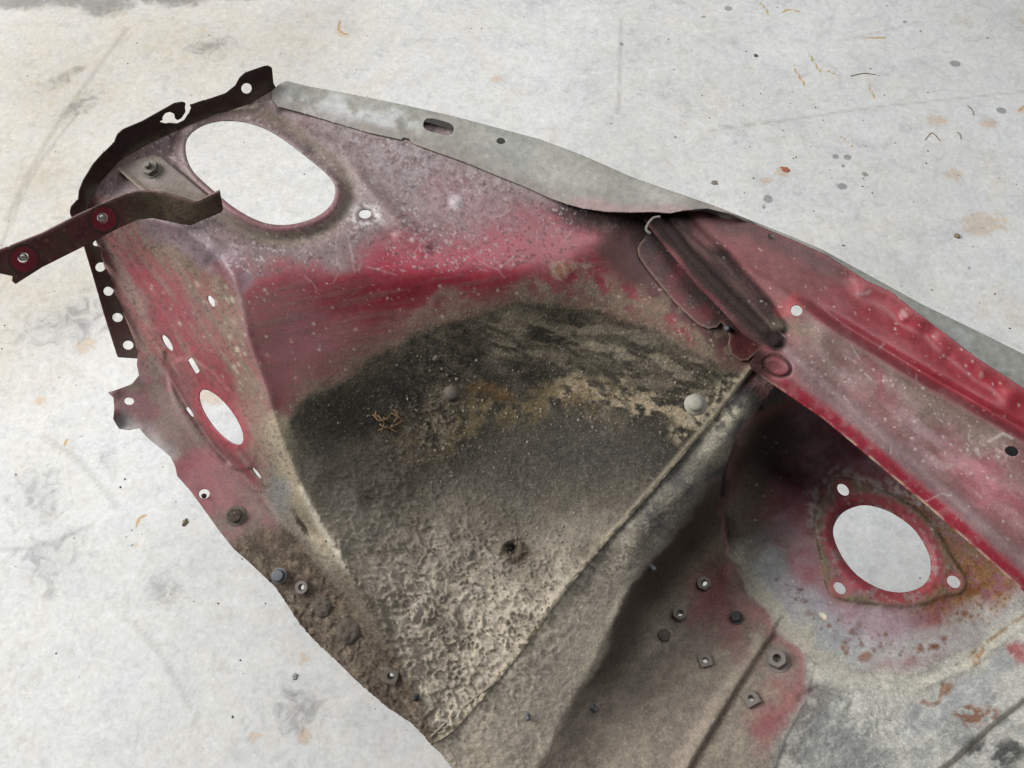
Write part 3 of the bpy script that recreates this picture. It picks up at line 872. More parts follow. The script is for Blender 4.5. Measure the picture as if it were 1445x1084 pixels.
    p.lay(shelf * p.n(2.6, .42, .7, 204, 3) * p.blob(560, 250, 240, 70, 18, .9) * .28, (0.34, 0.30, 0.305), .6, .4)
    for k in range(60):
        x, y = 420 + rs.rand() * 420, 210 + rs.rand() * 170
        a = rs.rand() * 3.14; L = 6 + 26 * rs.rand() ** 2
        d_ = line(u, v, [(x, y), (x + L * .5 * math.cos(a), y + L * .5 * math.sin(a)), (x + L * math.cos(a + .2), y + L * math.sin(a + .2))])
        p.lay(shelf * (1 - sstep(.3, 1.3, d_)) * (.12 + .22 * rs.rand()), (0.5, 0.45, 0.45), .6)
    # seam line hem
    p.lay((1 - sstep(4, 11, line(u, v, SEAM))) * 0.6, (0.30, 0.255, 0.185), 0.85, .7)
    # dirt in the gutter of the oval rim
    d = sdf(u, v, OVAL)
    p.lay(np.exp(-((d + 20) / 10) ** 2) * sstep(250, 330, u) * 0.6, (0.17, 0.14, 0.095), 0.8, .5)
    p.lay(np.exp(-((d + 5) / 6) ** 2) * sstep(235, 300, v) * 0.6, (0.20, 0.05, 0.06), 0.45, .1)
    return p.out()


A_OUT = [(384, 126), (352, 146), (300, 163), (255, 182), (212, 202), (170, 226), (142, 256), (124, 292), (132, 330), (150, 385), (172, 440), (188, 480), (194, 503), (193, 515), (196, 530),
         (186, 542), (165, 550), (152, 554), (160, 561), (161, 575), (160, 592), (168, 605), (180, 607), (196, 604), (208, 618), (228, 634), (240, 644), (247, 658), (250, 672), (268, 692),
         (290, 722), (310, 750), (330, 775), (350, 792), (388, 828), (402, 848), (420, 876), (440, 900), (470, 928), (500, 958), (545, 997), (580, 1020), (602, 1042), (609, 1052)] + SEAM[::-1][1:] + [(1072, 505), (1085, 470), (1020, 380), (960, 310), (930, 280), (840, 235), (700, 200), (600, 172), (500, 148), (420, 130), (395, 122)]
A_HOLES = [OVAL, FACE_HOLE,
           ellipse(298, 425, 9, 4, 62), ellipse(236, 484, 13, 4.5, 58), ellipse(273, 516, 12, 4, 60, 20, 6), ellipse(268, 581, 9, 2.2, 55), ellipse(362, 668, 10, 2.6, 52),
           ellipse(515, 302, 8.5, 6.5, 0), ellipse(182, 566, 7, 5.5, 10), ellipse(288, 697, 8, 7), ellipse(428, 829, 4, 4), ellipse(553, 952, 3, 3)]
APRON = sheet_mesh('front_apron', A_OUT, A_HOLES, z_apron, p_apron, 1.75, disp=d_apron)
print('apron', len(APRON.data.vertices))

# ------------------------------------------------------------------ FRONT FLANGE (dark, stands up round the front edge)
BASE = [(390, 124), (352, 147), (300, 164), (255, 183), (212, 203), (170, 227), (142, 257), (125, 293), (133, 330), (151, 385), (173, 440), (189, 480), (196, 506)]
TOP = [(386, 118), (384, 96), (378, 93), (372, 94), (346, 103), (338, 110), (332, 121), (318, 132), (298, 139), (284, 143), (270, 148), (258, 144), (246, 146), (232, 154), (200, 172), (174, 183),
       (166, 190), (162, 200), (148, 214), (132, 232), (118, 255), (112, 270), (111, 281), (101, 292), (99, 301), (110, 322), (120, 350), (132, 390), (146, 440), (160, 485), (166, 504)]
TEAR = [(222, 172), (230, 170), (229, 166), (233, 160), (240, 158), (246, 161), (247, 167), (250, 170), (256, 167), (262, 158), (261, 151), (263, 143), (267, 144), (268, 150), (270, 152), (267, 159),
        (260, 170), (250, 175), (238, 174), (234, 175)]


def zb_flange(u, v):
    zb = z_apron(u, v)
    d = np.clip(line(u, v, BASE), 0, 60)
    up = np.where(v < 300, 0.075, 0.06)
    up = 0.06 + 0.02 * sstep(320, 250, v)
    return zb - 0.05 + d * up


zbase = TPS([(390, 124, 58.1), (352, 147, 57.9), (300, 164, 57.7), (255, 183, 57.4), (212, 203, 57.0), (170, 227, 56.6), (142, 257, 55.9), (125, 293, 53.6), (133, 330, 50.9), (151, 385, 47.9), (173, 440, 45.4),
             (189, 480, 43.9), (196, 506, 43.2), (386, 95, 60.8), (335, 118, 60.2), (255, 146, 60.4), (170, 188, 60.0), (116, 258, 58.0), (100, 298, 55.2), (121, 350, 51.4), (134, 392, 48.8), (148, 440, 46.6),
             (166, 504, 44.2)])


def p_flange(u, v):
    p = Paint(u, v, (0.048, 0.026, 0.022), 0.6, .3, .05)  # red paint darkened for the shade on this inward side
    p.lay(p.n(26, .4, .65, 2) * 0.6, (0.07, 0.045, 0.034), 0.7, .5)
    p.lay(p.stroke(BASE, 9, .8, .5) * 0.55, (0.12, 0.09, 0.065), 0.8, .6)
    p.lay(sstep(260, 330, v) * p.n(30, .4, .6, 4) * 0.6, (0.085, 0.02, 0.02), 0.55, .2)
    p.lay(sstep(440, 500, v) * 0.5, (0.10, 0.075, 0.055), 0.7, .4)
    return p.out()


E_HOLES = [TEAR, ellipse(348, 125, 7.5, 7.5, 0), ellipse(137, 343, 6, 4, -20), ellipse(142, 377, 7.5, 6.5, -15), ellipse(153, 411, 7, 6.5), ellipse(166, 448, 7.5, 6.5), ellipse(181, 487, 7.5, 6.5)]
sheet_mesh('front_flange', BASE + TOP[::-1], E_HOLES, zbase, p_flange, 2.0)

# ------------------------------------------------------------------ STRUT TOWER and rear half of the arch
CREST = [(1120, 540), (1100, 572), (1060, 622), (1000, 700), (940, 770), (885, 850), (845, 930), (800, 1010), (745, 1100)]
TWALL = [(1110, 560), (1060, 590), (1028, 660), (1018, 720), (1028, 785), (1075, 858), (1110, 900), (1150, 936)]
PLATE_EDGE = [(1150, 936), (1140, 985), (1110, 1040), (1085, 1110)]
BOWL = [(1150, 936), (1210, 952), (1290, 957), (1360, 918), (1445, 850), (1520, 790)]
ztop = TPS([(1062, 524, 50), (950, 660, 47.7), (850, 772, 44.9), (750, 902, 41.7), (640, 1032, 38.9), (600, 1100, 37.6), (1100, 572, 47.6), (1060, 622, 46.8), (1000, 700, 45.4), (940, 770, 43.7), (885, 850, 41.4),
            (845, 930, 39.6), (800, 1010, 37.9), (745, 1100, 36.8), (1120, 540, 49.8), (1030, 610, 49.6), (970, 690, 48.2), (900, 770, 45.9), (690, 1084, 37.8)])
zplate = TPS([(1100, 572, 47.6), (1060, 622, 46.8), (1000, 700, 45.4), (940, 770, 43.7), (885, 850, 41.4), (845, 930, 39.6), (800, 1010, 37.9), (745, 1100, 36.8),
              (1060, 650, 39.0), (1017, 714, 35.4), (966, 778, 33.4), (914, 850, 32.6), (872, 932, 33.6), (832, 1005, 35.4), (800, 1070, 36.2), (995, 824, 30.6), (960, 870, 31.2), (995, 934, 32.4), (1060, 989, 34.4), (930, 930, 32.4),
              (900, 1000, 34.2), (900, 1100, 35.8), (1100, 932, 34.4), (1040, 870, 32.6), (1028, 785, 32), (1018, 720, 33.6), (1075, 858, 33.4), (1150, 936, 35.3), (1110, 1040, 36.3), (1085, 1110, 36.8), (980, 1100, 36)])
ztow = TPS([(1245, 775, 36), (1190, 690, 36), (1185, 830, 36), (1345, 820, 36), (1110, 560, 40.5), (1060, 590, 41), (1028, 660, 36), (1018, 720, 33.6), (1028, 785, 32), (1075, 858, 33.4), (1110, 900, 34.6), (1150, 936, 35.3),
            (1090, 650, 35), (1070, 720, 34.2), (1080, 780, 34.8), (1110, 830, 35.2), (1130, 680, 35.8), (1200, 905, 35.8), (1300, 905, 36), (1390, 855, 36), (1300, 690, 36), (1445, 790, 36), (1210, 952, 36.2), (1290, 957, 36.6),
            (1360, 918, 36.6), (1445, 850, 36.6), (1520, 790, 36.6), (1180, 560, 35), (1300, 620, 35.6), (1150, 880, 35.7)])
zrt = TPS([(1150, 936, 35.6), (1210, 952, 36.2), (1290, 957, 36.6), (1360, 918, 36.6), (1445, 850, 36.6), (1520, 790, 36.6), (1140, 985, 35.9), (1110, 1040, 36.3), (1085, 1110, 36.8), (1250, 1020, 37.4), (1200, 1084, 37.2),
           (1350, 990, 37.6), (1445, 930, 38.5), (1445, 1084, 43), (1330, 1084, 39.5), (1520, 1000, 43.5), (1520, 1130, 47), (1250, 1130, 37), (1180, 1000, 36.5)])
R_TOP = [(1300, 400), *CREST, (745, 1300), (300, 1300), (900, 500)]
R_PLATE = [(1110, 560), *CREST[2:], (745, 1300), (1085, 1300), *PLATE_EDGE[::-1], *TWALL[::-1][1:]]
R_TOW = [(1110, 560), *TWALL[1:], *BOWL[1:], (1700, 700), (1300, 400), (1120, 540)]
R_RT = [*BOWL, (1700, 700), (1700, 1300), (1085, 1300), *PLATE_EDGE[::-1][:-1]]
STRUT = arc_spline([(1176, 755), (1180, 735), (1195, 720), (1222, 713), (1255, 722), (1288, 745), (1308, 775), (1314, 800), (1308, 820), (1292, 832), (1268, 836), (1240, 830), (1210, 812), (1188, 785)], True, 5)
S_RIM = arc_spline([(1150, 735), (1165, 695), (1180, 676), (1200, 678), (1260, 700), (1310, 735), (1345, 790), (1362, 818), (1355, 836), (1330, 842), (1290, 855), (1240, 852), (1190, 845), (1168, 830), (1160, 790)], True, 4)
RIB = [(1088, 890), (1060, 930), (1020, 995), (975, 1070), (955, 1110)]


def z_tower(u, v):
    z = blend(u, v, [(R_TOP, ztop), (R_PLATE, zplate), (R_TOW, ztow), (R_RT, zrt)], 7.0 + 2.5 * np.exp(-(line(u, v, CREST) / 60) ** 2))
    d = sdf(u, v, S_RIM)
    z = z + 0.30 * sstep(-5, 3, d)                      # raised triangular strut seat
    d = sdf(u, v, STRUT)
    z = z - 0.5 * np.exp(-((d) / 6) ** 2)              # hole edge turned away
    # stiffening rib across the nut plate: sharp on one side
    s = side(u, v, RIB)
    z = z + 0.65 * np.exp(-(np.where(s > 0, s / 22, s / 6)) ** 2) * (line(u, v, RIB) < 80)
    # lap edge of the nut plate over the tower fillet
    z = z - 0.16 * sstep(-2, 2, -side(u, v, TWALL[4:] + PLATE_EDGE[1:])) * sstep(120, 60, line(u, v, TWALL[4:] + PLATE_EDGE[1:]))
    # pressed joggles on the right
    z = z - 0.3 * np.exp(-(line(u, v, [(1130, 985), (1155, 970), (1205, 985), (1200, 1000)]) / 5) ** 2)
    z = z - 0.45 * np.exp(-(line(u, v, [(1295, 1110), (1345, 1075), (1400, 1025), (1450, 985), (1520, 930)]) / 4) ** 2)
    z = z + 0.35 * sstep(-3, 3, side(u, v, [(1280, 1120), (1345, 1075), (1400, 1025), (1450, 985), (1520, 930)]))
    z = z + 0.22 * np.exp(-(line(u, v, [(1190, 948), (1290, 975), (1370, 940), (1445, 880)]) / 5) ** 2)
    z = z - 0.2 * np.exp(-((u - 1252) ** 2 + (v - 1020) ** 2) / 18 ** 2)
    z = z + 0.25 * np.exp(-((u - 1290) ** 2 / 24 ** 2 + (v - 947) ** 2 / 7 ** 2))
    # dark edge line of the tower wall, welded joint
    z = z + 0.25 * sstep(-2, 2, side(u, v, [(1075, 575), (1040, 625), (1022, 670), (1017, 720), (1026, 775)])) * sstep(60, 30, line(u, v, [(1075, 575), (1040, 625), (1022, 670), (1017, 720), (1026, 775)]))
    z = z + 0.6 * (fbm(u / 90, v / 90, 22, 3) - 0.5)
    # tucked under the front half along the seam
    w = np.exp(-(line(u, v, SEAM) / 20) ** 2)
    return z + w * (np.minimum(z, za(u, v) - 0.25) - z)


def band_mask(u, v):
    return sstep(-4, 6, side(u, v, CREST)) * 1.0


def d_tower(u, v):
    s = line(u, v, SEAM)
    top = sstep(-10, 6, sdf(u, v, R_TOP))
    a = top * sstep(640, 800, v) * sstep(90, 20, s) * 0.8
    plate = sstep(-10, 6, sdf(u, v, R_PLATE))
    a = np.maximum(a, 0.22 * plate)
    a = np.maximum(a, top * sstep(900, 1000, v) * 0.6)
    rt = sstep(-10, 10, sdf(u, v, [(1120, 1010), (1150, 975), (1200, 965), (1290, 985), (1300, 1050), (1240, 1130), (1100, 1130)]))
    a = np.maximum(a, rt * 0.4)
    return 0.17 * a * worms(u, v, 8.0) + 0.05 * (plate + top) * (fbm(u / 5, v / 5, 72, 3) - 0.5)


def p_tower(u, v):
    p = Paint(u, v, MAUVE, 0.6, .3, .1)
    uw = u + (p.wu - u) * .45; vw = v + (p.wv - v) * .45
    top = sstep(-10, 8, sdf(uw, vw, R_TOP)); plate = sstep(-5, 4, sdf(uw, vw, R_PLATE)); tow = sstep(-5, 5, sdf(uw, vw, R_TOW)); rt = sstep(-24, 16, sdf(uw, vw, R_RT))
    # rear arch band: dusty tar
    p.lay(top, (0.07, 0.068, 0.064), 0.62, .9, .3)
    p.lay(top * p.n(30, .4, .62, 3) * 0.6, (0.16, 0.145, 0.115), 0.85, 1)
    p.lay(top * sstep(690, 860, v + 40 * (fbm(u / 40, v / 40, 5) - .5)) * 0.85, (0.34, 0.292, 0.232), 0.9, .55)
    p.lay(top * p.blob(1030, 590, 30, 18, -50, .7) * p.n(9, .35, .55, 7) * 0.9, (0.36, 0.32, 0.24), 0.9, 1)
    p.lay(top * p.blob(1020, 640, 14, 22, 30, .7) * 0.7, (0.30, 0.27, 0.21), 0.9, 1)
    p.lay(top * p.blob(1075, 548, 16, 12, 30, .7) * 0.7, (0.22, 0.11, 0.11), 0.5)
    cr = worms(u, v, 8.0)
    wr = top * sstep(640, 800, v)
    wr = wr * sstep(75, 25, line(u, v, SEAM))
    p.lay(wr * sstep(.3, .9, cr) * 0.45, (0.38, 0.33, 0.26), .9, .6)
    p.lay(wr * sstep(.1, -.3, cr) * 0.4, (0.08, 0.065, 0.05), .9, .8)
    # nut plate: red under brown dust
    p.lay(plate, (0.18, 0.148, 0.12), 0.85, .7, .15)
    p.lay(plate * p.n(9, .38, .66, 9, 5, 2, -45) * 0.6, (0.25, 0.21, 0.165), 0.85, .7)
    p.lay(plate * sstep(930, 780, v - 0.2 * (u - 950)) * 0.8, (0.085, 0.06, 0.045), 0.85, .7)  # shade of the hollow painted in toward its upper end
    p.lay(plate * (1 - sstep(20, 70, line(u, v, CREST[:7]))) * .7, (0.065, 0.048, 0.037), .9, .7)  # shadow below the crest painted into the plate colour
    p.lay(plate * p.blob(1010, 850, 30, 50, -10, .8) * 0.75, (0.17, 0.05, 0.055), 0.6, .4)
    p.lay(plate * p.blob(1040, 905, 60, 18, 40, .8) * 0.4, (0.19, 0.10, 0.095), 0.7, .5)
    p.lay(plate * p.stroke([(1140, 945), (1120, 985), (1090, 1030)], 24, 1., .9) * 0.75, (0.18, 0.035, 0.045), 0.5, .2)
    p.lay(plate * p.stroke([(1050, 850), (1100, 890), (1150, 930)], 11, .8, .6) * 0.6, (0.27, 0.12, 0.12), 0.6, .4)
    p.lay(plate * p.stroke([(1075, 905), (1020, 985), (960, 1080)], 8, .8, .6) * 0.5, (0.30, 0.25, 0.20), 0.7, .5)
    s = side(u, v, RIB)
    p.lay(plate * np.exp(-((s + 8) / 4.5) ** 2) * 0.6, (0.05, 0.035, 0.028), .8)
    tl = line(u, v, [(1075, 575), (1040, 625), (1022, 670), (1017, 720), (1026, 775)])
    p.lay((1 - sstep(1.5, 4, tl)) * .85, (0.012, 0.01, 0.009), .8)
    # tower: red primer, chalky ring, rust
    p.lay(tow, (0.21, 0.075, 0.085), 0.5, .35, .25)
    p.lay(tow * p.n(30, .34, .65, 11, 5) * 0.65, (0.27, 0.175, 0.18), 0.6, .4)
    p.lay(tow * p.n(20, .52, .70, 12) * 0.5, (0.15, 0.03, 0.036), 0.45, .2)
    p.lay(tow * p.stroke([(1110, 600), (1060, 650), (1045, 720), (1060, 800)], 34, .8, .8) * 0.9, (0.075, 0.062, 0.045), 0.8, .6)
    p.lay(tow * p.blob(1100, 630, 38, 38, 0, .7) * 0.7, (0.075, 0.06, 0.043), 0.8, .7)
    p.lay(tow * p.stroke([(1150, 740), (1155, 700), (1185, 665), (1250, 685), (1310, 730)], 12, .8, .8) * p.n(6, .38, .58, 13) * 0.85, (0.40, 0.34, 0.33), 0.7, .5)
    p.lay(tow * p.blob(1240, 890, 110, 34, 10, .8) * 0.75, (0.35, 0.265, 0.285), 0.55, .3)
    p.lay(tow * p.stroke([(1050, 790), (1085, 845), (1130, 890), (1200, 930)], 26, .7, .7) * 0.95, (0.31, 0.29, 0.235), 0.75, .7)
    p.lay(tow * p.stroke([(1090, 800), (1140, 855), (1180, 890), (1215, 915)], 20, .7, .7) * 0.7, (0.235, 0.25, 0.262), 0.55, .4)
    p.lay(tow * p.blob(1080, 770, 30, 24, 60, .8) * 0.6, (0.13, 0.125, 0.11), 0.7, .5)
    p.lay(tow * p.blob(1385, 830, 75, 55, 30, .7) * p.n(9, .28, .6, 16) * 0.9, (0.27, 0.14, 0.06), 0.9, .9, .3)
    p.lay(tow * p.blob(1350, 760, 70, 20, 40, .7) * p.n(7, .4, .6, 17) * 0.8, (0.24, 0.15, 0.07), 0.9, .8)
    p.lay(tow * p.stroke([(1445, 840), (1380, 880), (1300, 920), (1230, 925)], 22, .8, .9) * 0.75, (0.33, 0.33, 0.31), 0.65, .5)
    d = sdf(u, v, S_RIM)
    p.lay(np.exp(-((d - 5) / 9) ** 2) * p.n(8, .2, .6, 18) * 0.85, (0.17, 0.14, 0.08), 0.85, .8, .3)
    p.lay((1 - sstep(.6, 2.4, np.abs(d + 1.5 + 3 * (fbm(u / 9, v / 9, 77) - .5)))) * p.n(14, .35, .55, 78) * 0.6, (0.06, 0.045, 0.025), .85)
    p.lay(np.exp(-((d + 6) / 6) ** 2) * p.n(7, .45, .6, 19) * sstep(1250, 1330, u) * 0.8, RUST, 0.9, .8)
    dh = sdf(u, v, STRUT)
    p.lay((1 - sstep(12, 22, -dh)) * 0.9, (0.30, 0.055, 0.065), 0.42, .2)
    p.lay((1 - sstep(12, 24, -dh)) * p.n(8, .56, .66, 20) * 0.8, (0.30, 0.20, 0.19), 0.6)
    for x, y in ((1190, 690), (1185, 830), (1345, 821)):
        p.lay(p.blob(x, y, 15, 14, 30, .3, .1) * 0.8, (0.29, 0.07, 0.08), 0.4, .1)
    p.dots([(1130, 860), (1290, 900), (1340, 900), (1330, 930), (1200, 930)], 80, 2.0, 6.5, (0.13, 0.042, 0.018), 21)
    p.dots([(1300, 830), (1380, 780), (1445, 820), (1400, 880), (1320, 880)], 150, 2.0, 6.0, (0.17, 0.065, 0.02), 22)
    p.dots([(1090, 810), (1130, 830), (1150, 850), (1110, 850)], 30, 1.6, 4.0, (0.09, 0.035, 0.02), 24)
    p.dots([(1050, 600), (1250, 660), (1400, 800), (1200, 920), (1060, 800)], 90, 0.8, 2.4, (0.5, 0.45, 0.42), 23)
    p.lay(p.blob(1225, 926, 11, 7, 0, .4, .3) * 0.85, (0.20, 0.10, 0.07), .8)
    p.lay(p.blob(1160, 871, 6, 3.5, 30, .4, .3), (0.6, 0.55, 0.4), .8)
    p.lay(sstep(680, 640, v) * sstep(1370, 1400, u), BOX_DARK, .9, .3, 0)  # box interior behind the rail hole, its shade painted in
    # right hand sheet: grey chalky primer
    p.lay(rt, (0.225, 0.225, 0.21), 0.62, .7, .4)
    p.lay(rt * (1 - sstep(10, 50, line(u, v, PLATE_EDGE))) * 0.75, (0.13, 0.12, 0.105), .8, .8)
    p.lay(rt * p.n(26, .42, .62, 25) * 0.65, (0.36, 0.35, 0.31), 0.75, .6)
    p.lay(rt * p.blob(1350, 985, 90, 24, -32, .7) * 0.35, (0.28, 0.29, 0.31), 0.45, .2)  # bluish sheen painted onto the sheet
    p.lay(rt * p.blob(1170, 1050, 46, 46, 0, .7) * 0.6, (0.12, 0.125, 0.125), 0.7, .7)
    p.lay(rt * p.stroke([(1150, 940), (1230, 965), (1310, 965), (1380, 925), (1445, 870)], 15, .8, .6) * 0.75, (0.40, 0.38, 0.315), 0.85, .6)
    p.lay(rt * p.blob(1250, 1025, 50, 30, 0, .8) * sstep(.2, .8, cr) * 0.6, (0.46, 0.44, 0.38), .9, .8)
    p.lay(rt * sstep(.3, .9, cr) * p.n(50, .45, .6, 26) * 0.35, (0.46, 0.45, 0.40), .9, .8)
    p.lay(rt * p.blob(1400, 1070, 60, 34, -30, .6) * p.n(16, .42, .58, 27) * 0.9, (0.045, 0.046, 0.045), 0.7, .9)
    p.lay(rt * p.blob(1385, 1000, 26, 11, -15, .5) * p.n(9, .35, .5, 28) * 0.95, (0.16, 0.08, 0.055), 0.9, .7)
    p.lay(rt * p.blob(1325, 980, 14, 5, -35, .6) * 0.9, (0.19, 0.095, 0.055), 0.9, .7)
    p.lay(rt * p.blob(1370, 925, 10, 4, -35, .6) * 0.8, (0.26, 0.13, 0.05), 0.9, .7)
    p.lay(rt * p.blob(1440, 925, 12, 18, 0, .7) * 0.8, (0.24, 0.04, 0.052), 0.4)
    p.lay(rt * p.n(5, .58, .72, 29, 3, 4, -35) * 0.3, (0.46, 0.44, 0.40), 0.8)
    p.lay((1 - sstep(2, 5, line(u, v, [(1295, 1110), (1345, 1075), (1400, 1025), (1450, 985)]))) * 0.8, (0.05, 0.045, 0.035), .8)
    p.lay((1 - sstep(1, 4, line(u, v, [(1350, 938), (1385, 912), (1445, 868)]))) * p.n(9, .45, .55, 30) * 0.8, (0.20, 0.12, 0.06), .9)
    return p.out()


B_OUT = [(1066, 508), (1050, 528), (1036, 545), (1000, 588), (940, 658), (895, 710), (840, 770), (785, 836), (740, 900), (690, 963), (630, 1030), (600, 1042), (610, 1053), (622, 1063), (640, 1087), (668, 1130), (700, 1140),
         (1520, 1140), (1520, 620), (1445, 590), (1380, 590), (1300, 600), (1220, 550), (1150, 515), (1090, 490)]
B_HOLES = [STRUT, ellipse(1190, 691, 10, 7, 45), ellipse(1185, 830, 10, 7, 45), ellipse(1346, 821, 10.5, 8, 35), [(1247, 1014), (1258, 1018), (1256, 1023), (1250, 1021)],
           ellipse(995, 825, 3.5, 5), ellipse(960, 870, 3.5, 5), ellipse(995, 934, 3.5, 4), ellipse(1098, 933, 4, 4.5), ellipse(1060, 989, 4, 4)]
TOWER = sheet_mesh('strut_tower', B_OUT, B_HOLES, z_tower, p_tower, 2.0, disp=d_tower)

# ------------------------------------------------------------------ UPPER RAIL
C_LOW = [(1057, 513), (1062, 522), (1080, 536), (1110, 556), (1160, 590), (1213, 634), (1232, 650), (1300, 707), (1380, 777), (1445, 835), (1520, 900)]
C_UP = [(1520, 596), (1445, 548), (1377, 504), (1322, 462), (1289, 437), (1258, 412), (1222, 396), (1167, 360), (1120, 339), (1067, 317), (1010, 297), (930, 300)]
C_LEFT = [(905, 306), (940, 350), (985, 405), (1020, 440), (1048, 472), (1074, 488), (1066, 500)]
STEP = [(1100, 405), (1150, 440), (1190, 468), (1300, 534), (1445, 616), (1530, 662)]
zr1 = TPS([(1057, 513, 54.5), (1110, 556, 53.8), (1213, 634, 53), (1300, 707, 52.3), (1445, 835, 51.2), (1520, 900, 50.5),
           (1105, 490, 55.4), (1250, 615, 54.3), (1400, 750, 53.2), (1520, 850, 52.4), (1160, 470, 57.2), (1300, 560, 56.4), (1445, 660, 55.6), (1520, 705, 55.2), (1100, 405, 57), (1150, 440, 57.2), (1190, 468, 57.2),
           (1445, 616, 56), (1300, 534, 56.8), (1050, 460, 55.2), (960, 360, 55.4), (920, 310, 55.8), (1050, 400, 56.2), (1000, 340, 56.3), (1350, 660, 54.4), (1200, 530, 55.7)])
zr2 = TPS([(1100, 405, 56.8), (1150, 440, 56.8), (1190, 468, 56.6), (1300, 534, 56), (1445, 616, 55), (1530, 662, 54.6), (930, 300, 56.2), (1010, 297, 56.8), (1110, 325, 56.9), (1210, 362, 57), (1300, 434, 57),
           (1445, 556, 56.2), (1520, 600, 55.8), (1050, 380, 56.5), (1000, 330, 56.4), (1150, 380, 56.7), (1350, 520, 56.2), (1250, 450, 56.4)])
R_R1 = [(880, 250), (1000, 345), *STEP[0:], (1700, 760), (1700, 1100), (900, 700)]
R_R2 = [(880, 250), (1000, 345), *STEP[0:], (1700, 760), (1700, 300), (1000, 100)]
STRUT_RIBS = ([(930, 308), (975, 362), (1030, 420), (1075, 462), (1095, 482)], [(955, 305), (1000, 345), (1050, 398), (1090, 445), (1100, 462)])


def z_rail(u, v):
    z = blend(u, v, [(R_R1, zr1), (R_R2, zr2)], 4.0)
    s = side(u, v, STEP)
    on = sstep(1120, 1200, u)
    z = z + on * (0.35 * np.exp(-((s - 8) / 8) ** 2) - 0.45 * np.exp(-((s + 7) / 7) ** 2))
    # groove above the lower lip
    g = line(u, v, [(1090, 478), (1140, 520), (1250, 617), (1400, 752), (1520, 858)])
    z = z - 0.45 * np.exp(-(g / 11) ** 2)
    lip = line(u, v, C_LOW)
    z = z - 0.25 * np.exp(-(lip / 8) ** 2)
    # hem along the upper edge
    up = line(u, v, C_UP)
    z = z + 0.3 * np.exp(-(up / 12) ** 2) * sstep(1090, 1150, u) - 0.25 * np.exp(-((up - 26) / 12) ** 2) * sstep(1090, 1200, u)
    # two pressed ribs running in under the grey lip
    z = z + 0.38 * np.exp(-(line(u, v, STRUT_RIBS[0]) / 7) ** 4) + 0.32 * np.exp(-(line(u, v, STRUT_RIBS[1]) / 8) ** 4)
    z = z - 0.9 * sstep(24, 44, -side(u, v, STRUT_RIBS[0][::-1])) * sstep(1110, 1060, u)
    for x, y, r, h in [(1216, 412, 8, .18), (1276, 449, 8, .18), (1337, 505, 8, -.15), (1384, 526, 8, .15), (1125, 438, 16, .25), (1420, 632, 22, .2), (1195, 395, 14, -.25), (1310, 470, 14, -.3), (1180, 545, 30, -.25),
                       (1425, 560, 14, .3)]:
        z = z + h * np.exp(-((u - x) ** 2 + (v - y) ** 2) / r ** 2)
    # pressed oval plug
    d = sdf(u, v, ellipse(1097, 517, 20, 14, 20))
    z = z + 0.16 * sstep(-2, 2, d) - 0.3 * np.exp(-(d / 2.2) ** 2)
    z = z + 0.25 * (fbm(u / 60, v / 60, 25, 2) - 0.5)
    return z


